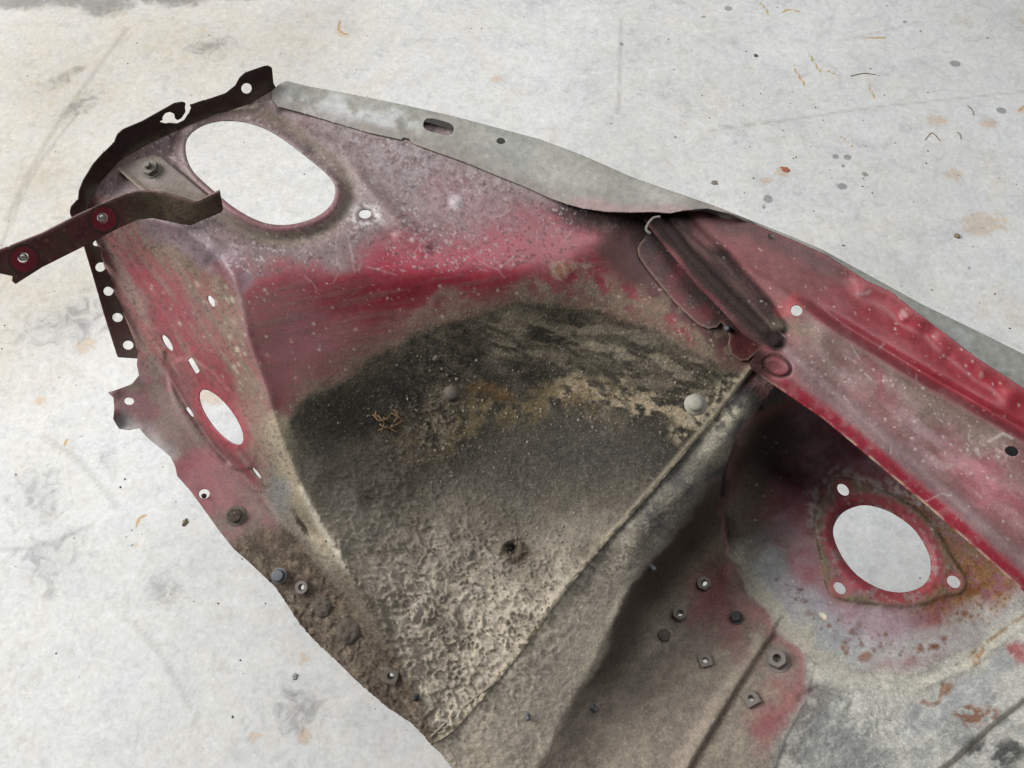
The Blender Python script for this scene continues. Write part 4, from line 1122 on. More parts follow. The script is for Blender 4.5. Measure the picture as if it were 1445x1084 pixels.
def p_rail(u, v):
    p = Paint(u, v, (0.175, 0.036, 0.042), 0.42, .12, .2)
    p.lay(p.n(40, .4, .65, 2) * 0.5, (0.24, 0.10, 0.10), 0.55, .2)
    s = side(u, v, STEP)
    # vivid red beyond the step, rubbed hem
    p.lay(sstep(0, -8, s) * sstep(1110, 1330, u) * 0.88, (0.25, 0.022, 0.032), 0.36, .06, .15)
    p.lay(sstep(0, -8, s) * p.n(34, .46, .7, 4) * 0.3, (0.17, 0.055, 0.058), 0.5, .2)
    p.lay((1 - sstep(5, 16, line(u, v, C_UP))) * sstep(1080, 1180, u) * 0.7, (0.20, 0.035, 0.04), 0.45, .15)
    # dusty pale band below the step
    band = sstep(2, 14, s) * sstep(1090, 1150, u)
    p.lay(band * 0.75, (0.17, 0.085, 0.083), 0.55, .3, .4)
    p.lay(band * p.n(26, .36, .68, 5, 4, 2.5, 40) * 0.5, (0.24, 0.16, 0.155), 0.65, .5, .4)
    p.lay(band * p.stroke([(1130, 470), (1200, 520), (1290, 570), (1400, 620)], 24, .9, 1) * 0.6, (0.19, 0.16, 0.125), 0.75, .5, .6)
    p.lay(band * p.stroke([(1160, 500), (1240, 560), (1330, 640), (1445, 720)], 22, .9, .8) * p.n(14, .32, .66, 6, 5, 3, 40) * 0.7, (0.31, 0.205, 0.21), 0.45, .2, .5)
    p.lay(band * p.blob(1400, 690, 60, 22, 40, .9) * 0.5, (0.33, 0.075, 0.10), 0.4, .1, .3)
    p.lay(band * p.blob(1230, 545, 50, 12, 42, .9) * 0.7, (0.17, 0.03, 0.045), 0.5, .2, .4)
    # grey sheen painted into the groove, and dark red lip
    g = line(u, v, [(1090, 478), (1140, 520), (1250, 617), (1400, 752), (1520, 858)])
    p.lay(np.exp(-(g / 11) ** 2) * 0.6, (0.21, 0.155, 0.157), 0.40, .15, .2)
    lip = line(u, v, C_LOW)
    red_lip = (1 - sstep(12, 25, lip + 5 * (fbm(u / 12, v / 12, 7) - .5)))
    p.lay(red_lip * 0.95, (0.21, 0.014, 0.027), 0.34, .08, .25)
    p.lay(red_lip * p.n(12, .50, .75, 8) * 0.35, (0.25, 0.14, 0.14), 0.5)
    p.lay(p.blob(1085, 520, 30, 22, 30, .6) * 0.6, (0.24, 0.08, 0.085), 0.45, .2)
    p.lay((1 - sstep(1.5, 4, lip)) * p.n(20, .4, .6, 9) * 0.7, (0.46, 0.33, 0.25), 0.6)
    # near-black ribs and the pocket left of them
    for r_, w in zip(STRUT_RIBS, (14, 13)):
        p.lay(p.stroke(r_, w, .3, .08) * 0.95, (0.014, 0.0115, 0.0105), 0.8, .75, .06)
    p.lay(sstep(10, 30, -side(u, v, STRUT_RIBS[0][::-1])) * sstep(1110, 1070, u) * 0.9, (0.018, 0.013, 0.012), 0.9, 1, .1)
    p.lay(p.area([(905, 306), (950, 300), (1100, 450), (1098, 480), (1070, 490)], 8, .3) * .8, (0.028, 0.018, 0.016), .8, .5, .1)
    p.lay(p.stroke([(945, 312), (1000, 362), (1060, 422), (1092, 462)], 4, .8, .3) * 0.5, (0.075, 0.04, 0.036), 0.6, .3)
    p.lay(p.area([(960, 300), (1060, 315), (1200, 360), (1160, 430), (1080, 420)], 24, 1) * 0.75, (0.155, 0.062, 0.06), 0.55, .2, .2)
    p.lay(p.stroke([(1000, 305), (1060, 325), (1120, 350), (1170, 385)], 12, .9, .8) * 0.6, (0.06, 0.04, 0.038), 0.5, .3)
    # hole with a bare red washer mark
    p.lay(p.blob(1118, 434, 22, 17, 10, .4, .5) * 0.8, (0.25, 0.05, 0.05), 0.5, .2)
    p.lay(p.blob(1125, 470, 30, 14, 25, .8) * 0.5, (0.16, 0.125, 0.09), 0.8, .5, .5)
    for x, y in ((1216, 412), (1276, 449), (1384, 526)):
        p.lay(p.blob(x, y, 5, 4, 30, .9, .5) * 0.35, (0.55, 0.48, 0.46), 0.5)
    p.lay((1 - sstep(.8, 3.0, line(u, v, [(1397, 622), (1415, 612), (1428, 618)]))) * 0.4, (0.5, 0.45, 0.42), .6)
    p.lay(p.blob(1400, 640, 30, 14, 35, .8) * p.n(6, .4, .66, 10) * 0.5, (0.42, 0.36, 0.34), 0.6)
    p.lay((1 - sstep(1, 3, np.abs(sdf(u, v, ellipse(1097, 517, 20, 14, 20))))) * 0.8, (0.05, 0.02, 0.02), .6)
    p.dots([(1000, 330), (1250, 400), (1445, 560), (1445, 780), (1100, 500)], 240, 0.7, 2.2, (0.50, 0.44, 0.38), 31)
    p.dots([(1100, 480), (1300, 540), (1445, 640), (1445, 740), (1200, 600)], 160, 0.7, 2.4, (0.56, 0.48, 0.44), 32)
    p.dots([(1110, 460), (1200, 480), (1300, 570), (1200, 560)], 60, 0.8, 2.4, (0.14, 0.10, 0.07), 33)
    rs = np.random.RandomState(5)
    for k in range(16):
        x, y = 1090 + rs.rand() * 340, 440 + rs.rand() * 330
        a = rs.rand() * 6.28; L = 5 + rs.rand() * 18
        p.lay((1 - sstep(.3, 1.5, line(u, v, [(x, y), (x + L * math.cos(a), y + L * math.sin(a))]))) * 0.35, (0.5, 0.44, 0.42), .6)
    return p.out()


C_HOLES = [ellipse(1124, 438, 8.5, 8), ellipse(1428, 637, 10, 7, 15), ellipse(1088, 334, 5, 3.5, 20)]
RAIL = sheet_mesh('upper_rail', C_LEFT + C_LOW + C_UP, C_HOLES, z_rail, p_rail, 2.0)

# ------------------------------------------------------------------ GREY FENDER LIP and its skirt
D_LOW = [(384, 140), (392, 150), (430, 160), (470, 172), (520, 187), (566, 197), (570, 194), (578, 196), (584, 203), (620, 216), (660, 230), (700, 247), (740, 263), (777, 280), (800, 288), (822, 294), (855, 299), (890, 300),
         (921, 299), (946, 301), (966, 297), (999, 294), (1032, 302), (1062, 318), (1100, 340), (1180, 375), (1240, 420), (1290, 470), (1345, 520), (1400, 560), (1520, 640)]
D_UP = [(1520, 536), (1445, 500), (1370, 463), (1300, 429), (1240, 396), (1160, 352), (1110, 331), (1057, 310), (1007, 290), (963, 275), (894, 251), (819, 218), (760, 196), (700, 180), (640, 164), (560, 146), (480, 130),
        (430, 121), (405, 114), (396, 117), (384, 128)]
zd = TPS([(385, 128, 58.9), (405, 114, 58.8), (430, 160, 58.5), (520, 187, 58.1), (600, 208, 57.9), (700, 247, 57.4), (800, 288, 57), (855, 299, 57), (921, 299, 57.6), (966, 297, 58.2), (1032, 302, 58.2),
          (1062, 318, 56.4), (1180, 375, 55.6), (1290, 470, 54.6), (1400, 560, 53.6), (1520, 640, 53), (1520, 536, 53.0), (1445, 500, 53.4), (1300, 429, 54.6), (1160, 352, 56.4), (1057, 310, 57.0), (1007, 290, 58.2),
          (894, 251, 58), (760, 196, 58), (640, 164, 58.4), (480, 130, 58.7), (700, 215, 58), (560, 168, 58.4), (850, 270, 57.8)])


def z_lip(u, v):
    z = zd(u, v)
    # lies tight on the shelf along its lower edge up to where it opens over the pocket
    e = line(u, v, D_LOW[:20])
    z = z + np.exp(-(e / 26) ** 2) * sstep(880, 760, u) * (zs(u, v) + 0.22 - z)
    e = line(u, v, D_UP[::-1][2:])
    z = z - 0.15 * np.exp(-(e / 4) ** 2)
    z = z + 0.15 * (fbm(u / 80, v / 80, 26, 2) - 0.5)
    return z


def p_lip(u, v):
    p = Paint(u, v, (0.275, 0.268, 0.238), 0.5, .15, .05)
    p.lay(p.n(60, .35, .7, 2) * 0.4, (0.32, 0.315, 0.29), 0.45)
    p.lay(p.n(18, .44, .7, 3, 4, 3, 20) * 0.25, (0.205, 0.19, 0.155), 0.6, .2)
    p.lay(p.area([(400, 122), (480, 135), (590, 165), (590, 185), (540, 185), (450, 160), (400, 145)], 12, .8) * p.n(20, .30, .56, 4, 3) * 0.75, (0.52, 0.52, 0.51), 0.5, .1)
    p.lay(p.stroke([(440, 130), (446, 160)], 3, .8, 1) * 0.6, (0.25, 0.24, 0.22))
    p.lay(p.stroke([(525, 160), (510, 180)], 3, .8, 1) * 0.6, (0.25, 0.24, 0.22))
    p.lay((1 - sstep(6, 22, line(u, v, D_LOW[:28]))) * 0.45, (0.22, 0.165, 0.15), 0.6, .2)
    p.lay(p.stroke([(810, 287), (900, 296), (960, 293)], 7, .9, .5) * 0.55, (0.32, 0.19, 0.19), 0.5)
    p.lay(sstep(1040, 1100, u) * 0.7, (0.25, 0.255, 0.225), 0.35)
    p.lay(p.blob(1390, 500, 60, 7, 28, .9) * 0.5, (0.40, 0.42, 0.42), 0.3)
    p.lay(p.blob(640, 185, 26, 20, 0, .8) * 0.35, (0.19, 0.175, 0.15))
    p.dots([(390, 125), (640, 165), (900, 255), (900, 290), (640, 215), (400, 150)], 60, 0.8, 2.0, (0.15, 0.13, 0.10), 41)
    p.dots([(600, 180), (800, 220), (900, 290), (700, 240)], 40, 0.7, 2.2, (0.42, 0.41, 0.38), 42)
    return p.out()


D_HOLES = [ellipse(619, 179, 22, 9.5, 14, 30, 3), ellipse(707, 199, 6.5, 4.2, 5)]
LIP = sheet_mesh('fender_lip', D_LOW + D_UP, D_HOLES, z_lip, p_lip, 2.0)


# the outer side of the lip turns down behind its edge
def skirt(name, pts, drops, colour_fn):
    P = arc_spline(pts, False, 6)
    z = z_lip(P[:, 0], P[:, 1])
    w = to_world(P[:, 0], P[:, 1], z)
    verts = []; cols = []
    n = len(P)
    t = np.gradient(w[:, :2], axis=0); t /= np.linalg.norm(t, axis=1)[:, None]
    nrm = np.stack([-t[:, 1], t[:, 0]], -1)
    if nrm[:, 1].mean() < 0: nrm = -nrm
    for o_, dz in drops:
        q = w.copy(); q[:, :2] += nrm * o_; q[:, 2] += dz
        verts.append(q - P0)
    V = np.concatenate(verts)
    f = []
    for k in range(len(drops) - 1):
        for i in range(n - 1):
            f.append((k * n + i, k * n + i + 1, (k + 1) * n + i + 1, (k + 1) * n + i))
    me = bpy.data.meshes.new(name)
    me.from_pydata(V.tolist(), [], f)
    me.polygons.foreach_set('use_smooth', [True] * len(me.polygons))
    A = me.attributes.new('coat', 'FLOAT_COLOR', 'POINT')
    A.data.foreach_set('color', np.tile(np.array([0.25, 0.25, 0.22, 1], np.float32), len(V)))
    B = me.attributes.new('relief', 'FLOAT_COLOR', 'POINT')
    B.data.foreach_set('color', np.tile(np.array([0.45, 0.15, 0.05, 1], np.float32), len(V)))
    o = link(name, me, STEEL, PANEL)
    s = o.modifiers.new('thickness', 'SOLIDIFY'); s.thickness = 0.001; s.offset = 0
    return o


skirt('lip_skirt', D_UP[:-4][::-1], [(-0.002, -0.0008), (0.0005, -0.003), (0.001, -0.010), (0.0, -0.035), (-0.004, -0.06)], None)

# ------------------------------------------------------------------ gusset plate in the pocket under the lip
G_OUT = [(908, 338), (903, 344), (900, 352), (902, 362), (912, 378), (930, 400), (950, 424), (970, 444), (985, 458), (1000, 464), (1012, 462), (1018, 455), (1024, 462), (1030, 474), (1028, 486), (1032, 500), (1045, 510), (1056, 508),
         (1072, 494), (1076, 480), (1040, 440), (990, 395), (945, 345), (925, 318), (916, 325)]


def z_gus(u, v):
    return z_apron(u, v) + 0.30 + 0.010 * np.clip(-side(u, v, [(905, 345), (905, 365), (950, 424), (990, 460), (1030, 500)][::-1]), 0, 60) * 0


def p_gus(u, v):
    p = Paint(u, v, (0.11, 0.028, 0.03), 0.5, .25, .25)
    p.lay(p.n(24, .42, .62, 2) * 0.7, (0.07, 0.05, 0.045), 0.6, .4)
    p.lay(p.stroke([(930, 330), (980, 400), (1030, 450)], 20, .8, .8) * 0.85, (0.03, 0.026, 0.025), 0.6, .5)  # shade of the overhanging lip painted across the gusset
    p.lay(p.blob(960, 385, 16, 22, -30, .8) * 0.6, (0.14, 0.022, 0.03), 0.45, .2)
    p.lay((1 - sstep(1, 4, line(u, v, G_OUT[:20]))) * 0.6, (0.20, 0.14, 0.11), .7)
    p.dots(G_OUT, 50, .7, 1.8, (0.35, 0.25, 0.2), 51)
    return p.out()


sheet_mesh('gusset_plate', G_OUT, [ellipse(1017, 470, 1, 1)], z_gus, p_gus, 2.0)

# ------------------------------------------------------------------ lamp bracket: bar standing on edge and its foot plate
BR_UP = [(-60, 378), (0, 353), (60, 330), (110, 304), (160, 281), (178, 274), (196, 270), (230, 272), (255, 279), (272, 285), (281, 283), (296, 276), (310, 270)]
BR_LO = [(315, 296), (312, 300), (290, 309), (270, 318), (258, 317), (240, 313), (215, 308), (195, 310), (170, 321), (148, 332), (120, 347), (60, 377), (22, 401), (17, 397), (18, 390), (0, 386), (-60, 425)]
zbr = TPS([(0, 353, 62.5), (60, 330, 62), (110, 304, 61.6), (196, 270, 60.6), (272, 285, 59.6), (310, 270, 60.4), (315, 296, 58.2), (270, 318, 57.4), (215, 308, 58.0), (195, 310, 58.3), (148, 332, 58.8), (120, 347, 59), (60, 377, 59.4),
           (22, 401, 59.6), (-60, 378, 62.8), (-60, 425, 59.8)])


def p_bar(u, v):
    p = Paint(u, v, (0.085, 0.025, 0.025), 0.5, .3, .1)
    p.lay(p.n(28, .4, .62, 3) * 0.6, (0.07, 0.05, 0.035), 0.7, .5)
    p.lay(sstep(160, 200, u) * 0.85, (0.095, 0.078, 0.048), 0.75, .6, .1)
    p.lay(sstep(150, 190, u) * p.n(10, .5, .62, 4) * 0.6, (0.06, 0.022, 0.02), 0.6, .3)
    p.lay((1 - sstep(1.5, 5, line(u, v, BR_UP))) * 0.5, (0.20, 0.12, 0.11), 0.5, .2)  # lit upper edge of the bar painted lighter
    for x, y, r in ((146, 309, 20), (34, 366, 21)):
        p.lay(1 - sstep(r - 1.2, r + 1.2, np.hypot((u - x), (v - y) * 1.05)), (0.15, 0.012, 0.02), 0.45, .1)
        p.lay(1 - sstep(1, 3, np.abs(np.hypot((u - x), (v - y) * 1.05) - r)), (0.04, 0.025, 0.02), 0.6, .3)
    p.dots(BR_UP + BR_LO, 60, .8, 3, (0.20, 0.12, 0.09), 61)
    return p.out()


BAR = sheet_mesh('lamp_bracket', BR_UP + BR_LO, [ellipse(145, 308, 8, 7.5), ellipse(33, 364, 8, 7.5)], zbr, p_bar, 1.6, 0.0032)

FP = [(165, 238), (180, 231), (198, 223), (218, 219), (230, 223), (250, 240), (272, 258), (293, 276), (281, 284), (255, 280), (230, 273), (204, 272)]


def z_fp(u, v):
    e = line(u, v, [(163, 237), (204, 271)])
    return zs(u, v) + 0.42 + 0.4 * np.exp(-(e / 4.5) ** 2) + 0.35 * np.exp(-(line(u, v, [(204, 272), (230, 273), (255, 280), (281, 284)]) / 7) ** 2)


def p_fp(u, v):
    p = Paint(u, v, (0.155, 0.125, 0.105), 0.6, .35, .1)
    p.lay(p.n(20, .42, .62, 3) * 0.6, (0.19, 0.145, 0.13), 0.55, .3)
    p.lay((1 - sstep(2, 5, line(u, v, [(163, 237), (204, 271)]))) * 0.7, (0.27, 0.215, 0.165), 0.6, .3)  # lit ridge of the plate painted lighter
    p.lay((1 - sstep(1, 3, line(u, v, [(230, 223), (293, 276)]))) * 0.7, (0.06, 0.05, 0.04), 0.6, .3)
    return p.out()


FOOT_PLATE = sheet_mesh('foot_plate', FP, [], z_fp, p_fp, 1.6, 0.002, parent=BAR)


# ------------------------------------------------------------------ fasteners
def frame_at(zfun, u, v):
    e = 5.0
    p = to_world(np.array([u, u + e, u - e, u, u]), np.array([v, v, v, v + e, v - e]), zfun(np.array([u, u + e, u - e, u, u], float), np.array([v, v, v, v + e, v - e], float)))
    n = np.cross(p[1] - p[2], p[4] - p[3])
    n = n / np.linalg.norm(n)
    if n @ (CAM - p[0]) < 0: n = -n
    d = np.linalg.norm(p[0] - CAM)
    return p[0], n, d / FPX


def lathe(profile, seg=20, jitter=0.0, seed=0):
    """profile of (radius, height); closed at the top when radius is 0"""
    rs = np.random.RandomState(seed)
    V = []; F = []
    for k, (r, h) in enumerate(profile):
        for i in range(seg):
            a = 2 * math.pi * i / seg
            j = 1 + jitter * (rs.rand() - .5)
            V.append((r * j * math.cos(a), r * j * math.sin(a), h + jitter * 0.3 * (rs.rand() - .5) * max(r, .2)))
    for k in range(len(profile) - 1):
        for i in range(seg):
            F.append((k * seg + i, k * seg + (i + 1) % seg, (k + 1) * seg + (i + 1) % seg, (k + 1) * seg + i))
    F.append(tuple(range((len(profile) - 1) * seg, len(profile) * seg)))
    return V, F


def lump(seed, rings=9, seg=30):
    """flat plug buried under caked mud"""
    V = []; F = []
    for k in range(rings):
        r = 1.08 * (1 - k / (rings - 1)) if k else 1.12
        for i in range(seg):
            a = 2 * math.pi * i / seg
            x, y = r * math.cos(a), r * math.sin(a)
            nz = float(fbm(np.array([x * 3.1 + 9]), np.array([y * 3.1 + 9]), seed, 3)[0]) - .5
            n2 = float(fbm(np.array([math.cos(a) * 1.6 + 5]), np.array([math.sin(a) * 1.6 + 5]), seed + 3, 2)[0]) - .5
            h = -.12 if k == 0 else .34 * (1 - r ** 6 * .6) + .10 * (1 - r) + .42 * nz
            V.append((x * (1 + .3 * n2), y * (1 + .3 * n2), h))
    for k in range(rings - 1):
        for i in range(seg):
            F.append((k * seg + i, k * seg + (i + 1) % seg, (k + 1) * seg + (i + 1) % seg, (k + 1) * seg + i))
    return V, F


def mesh_from(name, V, F, smooth=False):
    me = bpy.data.meshes.new(name)
    me.from_pydata(V, [], F)
    if smooth: me.polygons.foreach_set('use_smooth', [True] * len(me.polygons))
    me.update()
    return me


def prism_ring(sides, r_out, r_in, h, chamfer=0.12, seg=24, rot=0.0):
    """hex or square nut with a round bore"""
    V = []; F = []

    def poly_r(a):
        k = math.pi / sides
        t = ((a - rot) % (2 * k)) - k
        return r_out * math.cos(k) / math.cos(t)
    rings = []
    for (kind, z) in (('o', 0), ('o', h * (1 - chamfer)), ('c', h), ('i', h), ('i', -h * 0.2)):
        ring = []
        for i in range(seg):
            a = 2 * math.pi * i / seg
            if kind == 'o': r = poly_r(a)
            elif kind == 'c': r = min(poly_r(a), r_out * math.cos(math.pi / sides) * 1.02)
            else: r = r_in
            ring.append(len(V)); V.append((r * math.cos(a), r * math.sin(a), z))
        rings.append(ring)
    for k in range(len(rings) - 1):
        for i in range(seg):
            j = (i + 1) % seg
            F.append((rings[k][i], rings[k][j], rings[k + 1][j], rings[k + 1][i]))
    if r_in <= 0.02:
        F.append(tuple(rings[2]))
    return V, F


def place(o, pos, nrm, s, parent=PANEL, rot=0.0, tilt=None):
    n = Vector(nrm)
    if tilt: n = (n + Vector(tilt)).normalized()
    q = n.to_track_quat('Z', 'Y')
    o.parent = parent
    base = P0
    o.location = Vector(pos - base)
    o.rotation_mode = 'QUATERNION'
    o.rotation_quaternion = q @ Matrix.Rotation(rot, 4, 'Z').to_quaternion()
    o.scale = (s, s, s)


def fastener(kind, zfun, u, v, r, mat=None, rot=0.3, seed=1, tilt=None):
    pos, nrm, mm = frame_at(zfun, u, v)
    s = mm * r
    if kind == 'nut':               # weld nut with open bore
        V, F = prism_ring(6, 1.0, 0.45, 0.95, rot=rot); o = link('weld_nut', mesh_from('weld_nut', V, F), mat or M_NUT)
    elif kind == 'square':
        V, F = prism_ring(4, 1.25, 0.42, 0.75, rot=rot); o = link('square_nut', mesh_from('square_nut', V, F), mat or M_NUT)
    elif kind == 'bolt':            # hex head on a washer
        V, F = prism_ring(6, 0.86, 0.0, 0.75, rot=rot); o = link('bolt', mesh_from('bolt', V, F), mat or M_BOLT)
    elif kind == 'tall':            # bolt standing out on its shank
        V, F = lathe([(.8, 0), (.8, .25), (.95, .3), (.95, .4), (.72, .45), (.72, 1.1), (.6, 1.25), (.0001, 1.28)], 18); o = link('bolt', mesh_from('bolt', V, F), mat or M_BOLT)
    elif kind == 'stud':
        pr = [(.75, -.2), (.75, .05), (.5, .12), (.5, .9), (.42, 1.2), (.28, 1.4), (.0001, 1.45)]
        V, F = lathe(pr, 14, .12, seed); o = link('stud', mesh_from('stud', V, F, True), mat or M_BOLT)
    elif kind == 'dome':
        V, F = lump(seed); o = link('rubber_grommet', mesh_from('rubber_grommet', V, F, True), mat or M_RUBBER)
    elif kind == 'round':
        V, F = lathe([(1.0, -.1), (1.0, .1), (.72, .14), (.72, .3), (.66, .48), (.5, .6), (.25, .66), (.0001, .68)], 22, .04, seed); o = link('bolt', mesh_from('bolt', V, F, True), mat or M_BOLT)
    place(o, pos, nrm, s, rot=0, tilt=tilt)
    if kind in ('bolt', 'nut') and r > 10.5:
        V, F = lathe([(1.25, -.1), (1.25, .10), (1.12, .13), (.4, .13)], 24, .03, seed)
        w = link('washer', mesh_from('washer', V, F), mat or M_NUT)
        w.parent = o
    return o


# lower flange
fastener('bolt', z_apron, 333, 728, 11, M_DIRTY, .2)
fastener('stud', z_apron, 334, 725, 6, M_DIRTY)
fastener('tall', z_apron, 395, 813, 11, M_BOLT)
fastener('nut', z_apron, 428, 829, 9.5, M_NUT, .1)
fastener('dome', z_apron, 456, 856, 13, M_RUBBER, seed=3)
fastener('dome', z_apron, 493, 891, 16, M_RUBBER, seed=4)
fastener('square', z_apron, 553, 952, 11, M_DIRTY, .75)
fastener('stud', z_apron, 587, 984, 7, M_DARK)
fastener('stud', z_apron, 288, 700, 4.5, M_DARK)
# wheel arch
fastener('round', z_apron, 637, 556, 12, M_DIRTY, seed=5)
fastener('round', z_apron, 615, 506, 5, M_DIRTY, seed=6)
o = fastener('round', z_apron, 981, 571, 15, M_CHALKY, seed=7)
fastener('stud', z_apron, 722, 776, 6, M_DARK)
fastener('stud', z_apron, 1026, 464, 8, M_BOLT, tilt=(-.2, -.3, 0))
# nut plate behind the arch
fastener('stud', z_tower, 918, 798, 6.5, M_BOLT)
fastener('nut', z_tower, 995, 825, 9.5, M_NUT, .3)
fastener('nut', z_tower, 960, 870, 10, M_NUT, .9)
fastener('bolt', z_tower, 937, 899, 10, M_NUT, .2)
fastener('tall', z_tower, 1040, 873, 9, M_DARK)
fastener('square', z_tower, 995, 934, 9, M_NUT, .4)
fastener('nut', z_tower, 1098, 933, 12, M_NUT, .5)
fastener('square', z_tower, 1060, 989, 10, M_NUT, .75)
fastener('stud', z_tower, 836, 998, 7, M_BOLT)
fastener('stud', z_tower, 744, 1011, 6.5, M_BOLT)
# foot plate bolt: hex nut, thread sticking out
pos, nrm, mm = frame_at(z_fp, 215, 240)
V, F = prism_ring(6, 1.0, 0.3, 0.75, rot=.2)
nut = link('hex_nut', mesh_from('hex_nut', V, F), M_NUT)
place(nut, pos, nrm, mm * 10.5, parent=PANEL)
V, F = lathe([(.42, 0), (.42, 1.2), (.36, 1.3), (.0001, 1.3)], 16)
t = link('thread', mesh_from('thread', V, F), M_NUT); t.parent = nut
V, F = lathe([(1.15, -.05), (1.15, .1), (1.08, .13), (.5, .13)], 24)
t = link('washer', mesh_from('washer', V, F), M_NUT); t.parent = nut
# bar rivets
for (x, y) in ((145, 308), (33, 364)):
    pos, nrm, mm = frame_at(zbr, x, y)
    V, F = lathe([(.6, -.9), (.6, -.3), (.5, 0), (.3, .1), (.0001, .12)], 16, .06, 2)
    r_ = link('rivet', mesh_from('rivet', V, F, True), M_BRIGHT)
    place(r_, pos, nrm, mm * 8.5, parent=PANEL)
    r_.parent = BAR


# ------------------------------------------------------------------ sealer bead along the seam, small trim
def tube(name, pts3, rad, mat, parent, seg=7, seed=0, jit=0.25):
    P = np.array(pts3, float); n = len(P)
    rs = np.random.RandomState(seed)
    V = []; F = []
    T = np.gradient(P, axis=0); T /= np.linalg.norm(T, axis=1)[:, None] + 1e-12
    for i in range(n):
        a = np.cross(T[i], [0.13, 0.2, 0.97]); a /= np.linalg.norm(a) + 1e-12
        b = np.cross(T[i], a)
        r = (rad[i] if hasattr(rad, '__len__') else rad) * (1 + jit * (rs.rand() - .5) * 2)
        for k in range(seg):
            t = 2 * math.pi * k / seg
            V.append(tuple(P[i] + r * (a * math.cos(t) + b * math.sin(t))))
    for i in range(n - 1):
        for k in range(seg):
            F.append((i * seg + k, i * seg + (k + 1) % seg, (i + 1) * seg + (k + 1) % seg, (i + 1) * seg + k))
    F.append(tuple(range(seg))[::-1]); F.append(tuple(range((n - 1) * seg, n * seg)))
    return link(name, mesh_from(name, V, F, True), mat, parent)


# sealer trace across the lower corner
S = arc_spline([(608, 1040), (640, 1010), (670, 985), (700, 962)], False, 10)
tube('seam_sealer', to_world(S[:, 0], S[:, 1], z_apron(S[:, 0], S[:, 1]) + .02) - P0, 0.0014, M_SEAL, PANEL, 7, 5, .35)
# wire clip in the pocket under the lip
S = arc_spline([(932, 306), (922, 308), (915, 316), (912, 324), (918, 330)], False, 6)
tube('wire_clip', to_world(S[:, 0], S[:, 1], np.linspace(57.2, 56.6, len(S))) - P0, 0.0016, M_NUT, PANEL, 7, 6, .05)

# ------------------------------------------------------------------ loose crumbs of mud lying on the wrinkled undercoat
rs = np.random.RandomState(31)
cu = []; cvv = []
for (cx, cy, sx, sy, n) in ((640, 860, 90, 80, 900), (720, 790, 60, 40, 350), (620, 600, 50, 40, 380), (860, 575, 80, 16, 260), (500, 930, 40, 40, 200), (900, 520, 90, 20, 160)):
    cu.append(rs.randn(n) * sx + cx); cvv.append(rs.randn(n) * sy + cy)
cu = np.concatenate(cu); cvv = np.concatenate(cvv)
inside_coat = (sdf(cu, cvv, COAT_POLY) > 10) & (sdf(cu, cvv, np.array(A_OUT)) > 6)
cu, cvv = cu[inside_coat], cvv[inside_coat]
cz = z_apron(cu, cvv) + d_apron(cu, cvv)
W = to_world(cu, cvv, cz) - P0
V = []; F = []
for w in W:
    r = 0.0006 + 0.0018 * rs.rand() ** 3
    b = len(V); a0 = rs.rand() * 6.28
    for k in range(4):
        a = a0 + k * math.pi / 2
        q = r * (.6 + .7 * rs.rand())
        V.append((w[0] + q * math.cos(a), w[1] + q * math.sin(a), w[2] - .2 * r))
    V.append((w[0] + .3 * r * rs.randn(), w[1] + .3 * r * rs.randn(), w[2] + r * (.6 + .6 * rs.rand())))
    for k in range(4): F.append((b + k, b + (k + 1) % 4, b + 4))
    F.append((b + 3, b + 2, b + 1, b))
o = link('mud_crumbs', mesh_from('mud_crumbs', V, F), plain_metal('dry_mud_crumb', (0.19, 0.158, 0.12), .95, 0, .6, 250), PANEL)
o['kind'] = 'stuff'

# ------------------------------------------------------------------ dried roots caught in the arch
ROOT = bpy.data.objects.new('root_tuft', None)
rp, rn, rmm = frame_at(z_apron, 550, 595)
ROOT.location = rp
ROOT['label'] = 'small tangle of dry brown roots stuck in the black wheel arch'
ROOT['category'] = 'dry roots'
COL.objects.link(ROOT)
rs = np.random.RandomState(14)
for k, (x0, y0, x1, y1) in enumerate([(526, 585, 552, 583), (533, 586, 537, 612), (537, 600, 556, 605), (552, 583, 572, 600), (565, 590, 560, 606), (540, 590, 552, 598), (548, 604, 566, 612), (530, 580, 545, 594), (556, 578, 568, 598),
                                      (535, 608, 548, 600), (560, 600, 573, 594)]):
    n = 12; t = np.linspace(0, 1, n)
    nx, ny = -(y1 - y0), (x1 - x0)
    b = rs.randn() * 0.25
    uu = x0 + (x1 - x0) * t + nx * b * np.sin(t * math.pi) + rs.randn(n) * 0.7
    vv = y0 + (y1 - y0) * t + ny * b * np.sin(t * math.pi) + rs.randn(n) * 0.7
    zz = z_apron(uu, vv) + 0.25 + 0.5 * np.sin(t * math.pi) * rs.rand()
    tube('root', to_world(uu, vv, zz) - rp, np.linspace(.0010, .0004, n), M_ROOT, ROOT, 5, k, .2)


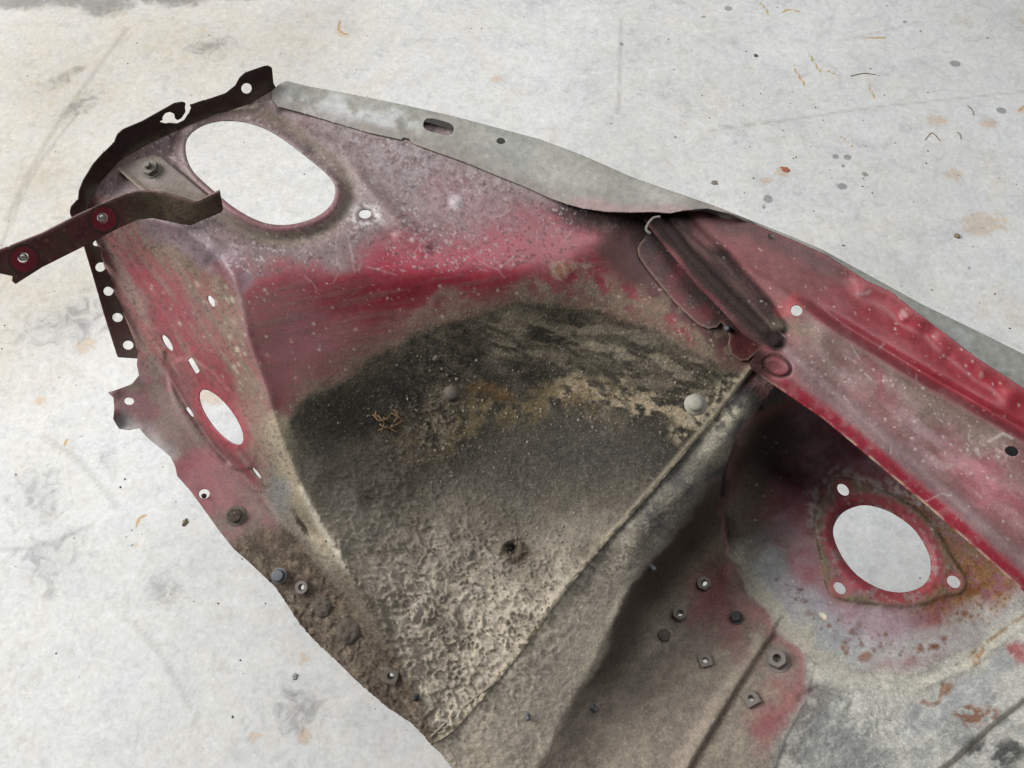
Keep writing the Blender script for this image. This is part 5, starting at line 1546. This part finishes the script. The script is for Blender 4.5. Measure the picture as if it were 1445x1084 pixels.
# ------------------------------------------------------------------ litter on the floor
def flake(name, px, py, r, col, label, cat, seed, el=1.4, h=0.0018, group=None):
    rs = np.random.RandomState(seed)
    c = on_floor(px, py)
    n = 13; V = []; F = []
    a0 = rs.rand() * 6.28
    ring = []
    for k in range(n):
        a = 2 * math.pi * k / n; q = r * (0.6 + 0.6 * rs.rand())
        ring.append((q * el * math.cos(a), q * math.sin(a)))
    for z_ in (0.0004, h):
        for x, y in ring:
            s = 1.0 if z_ < 0.001 else 0.82
            V.append((x * s * math.cos(a0) - y * s * math.sin(a0), x * s * math.sin(a0) + y * s * math.cos(a0), z_ * (0.6 + 0.8 * rs.rand())))
    V.append((0, 0, h * 1.3))
    for k in range(n):
        j = (k + 1) % n
        F.append((k, j, n + j, n + k)); F.append((n + k, n + j, 2 * n))
    F.append(tuple(range(n))[::-1])
    m = plain_metal(name + '_matter', col, 0.9, 0, .5, 400)
    o = link(name, mesh_from(name, V, F), m)
    o.location = c
    o['label'] = label; o['category'] = cat
    if group: o['group'] = group
    return o


flake('rust_flake', 1108, 240, .011, (0.27, 0.085, 0.045), 'rust red flake on the concrete above the grey lip', 'flake', 1, 1.3)
flake('dry_leaf_scrap', 1008, 258, .009, (0.16, 0.14, 0.11), 'greyish brown leaf scrap on the floor close to the grey lip', 'leaf scrap', 2, 1.2)
flake('dirt_clod', 1350, 333, .008, (0.17, 0.13, 0.08), 'round brown dirt clod on the floor right of the red rail', 'dirt clod', 3, 1.1, .004)
flake('dirt_clod', 1066, 79, .005, (0.06, 0.055, 0.045), 'tiny dark dirt clod at the top right of the floor', 'dirt clod', 4, 1.2, .003)
flake('dirt_clod', 261, 738, .006, (0.15, 0.12, 0.075), 'small brown dirt clod on the floor left of the bolted flange', 'dirt clod', 5, 1.5, .003)
flake('dry_leaf_scrap', 1220, 246, .007, (0.25, 0.23, 0.20), 'pale grey leaf scrap beside the damp spots on the floor', 'leaf scrap', 6, 1.3)
flake('dirt_clod', 416, 955, .006, (0.24, 0.23, 0.21), 'pale grey clod on the floor below the lower flange', 'dirt clod', 7, 1.2, .002)
for k, (a, b, c_, lab) in enumerate([((1200, 108), (1218, 104), (1236, 106), 'short dark curved twig lying on the floor above the damp spots'), ((1305, 198), (1315, 188), (1326, 199), 'bent dark hair-thin twig on the floor at the right'),
                                     ((1350, 187), (1354, 190), (1356, 197), 'tiny curved dark twig near the right edge of the floor'), ((1365, 150), (1371, 155), (1374, 163), 'thin pale twig at the far right of the floor')]):
    S = arc_spline([a, b, c_], False, 6)
    w = on_floor(S[:, 0], S[:, 1]); w[:, 2] += 0.0012
    base = w.mean(0).copy(); base[2] = FLOOR_Z / 100
    o = tube('twig', w - base, 0.0009, M_ROOT, None, 5, k, .2)
    o.location = base
    o['label'] = lab; o['category'] = 'twig'; o['group'] = 'twigs on the floor'
# grit nobody could count
rs = np.random.RandomState(77)
V = []; F = []
for k in range(420):
    px, py = rs.rand() * 1500 - 20, rs.rand() * 1084
    if k < 90: px, py = 940 + rs.rand() * 420, 120 + rs.rand() * 180
    c = on_floor(px, py)
    r = 0.0008 + 0.0022 * rs.rand() ** 3
    b = len(V)
    for (x, y, z_) in ((1, 0, 0), (0, 1, 0), (-1, 0, 0), (0, -1, 0), (.2, .1, .9)):
        V.append((c[0] + x * r * (.7 + .6 * rs.rand()), c[1] + y * r * (.7 + .6 * rs.rand()), c[2] + 0.0003 + z_ * r))
    for i in range(4): F.append((b + i, b + (i + 1) % 4, b + 4))
    F.append((b + 3, b + 2, b + 1, b))
o = link('floor_grit', mesh_from('floor_grit', V, F), plain_metal('dark_grit', (0.08, 0.068, 0.055), .9))
o['kind'] = 'stuff'; o['label'] = 'fine dark grit scattered over the concrete floor'; o['category'] = 'grit'
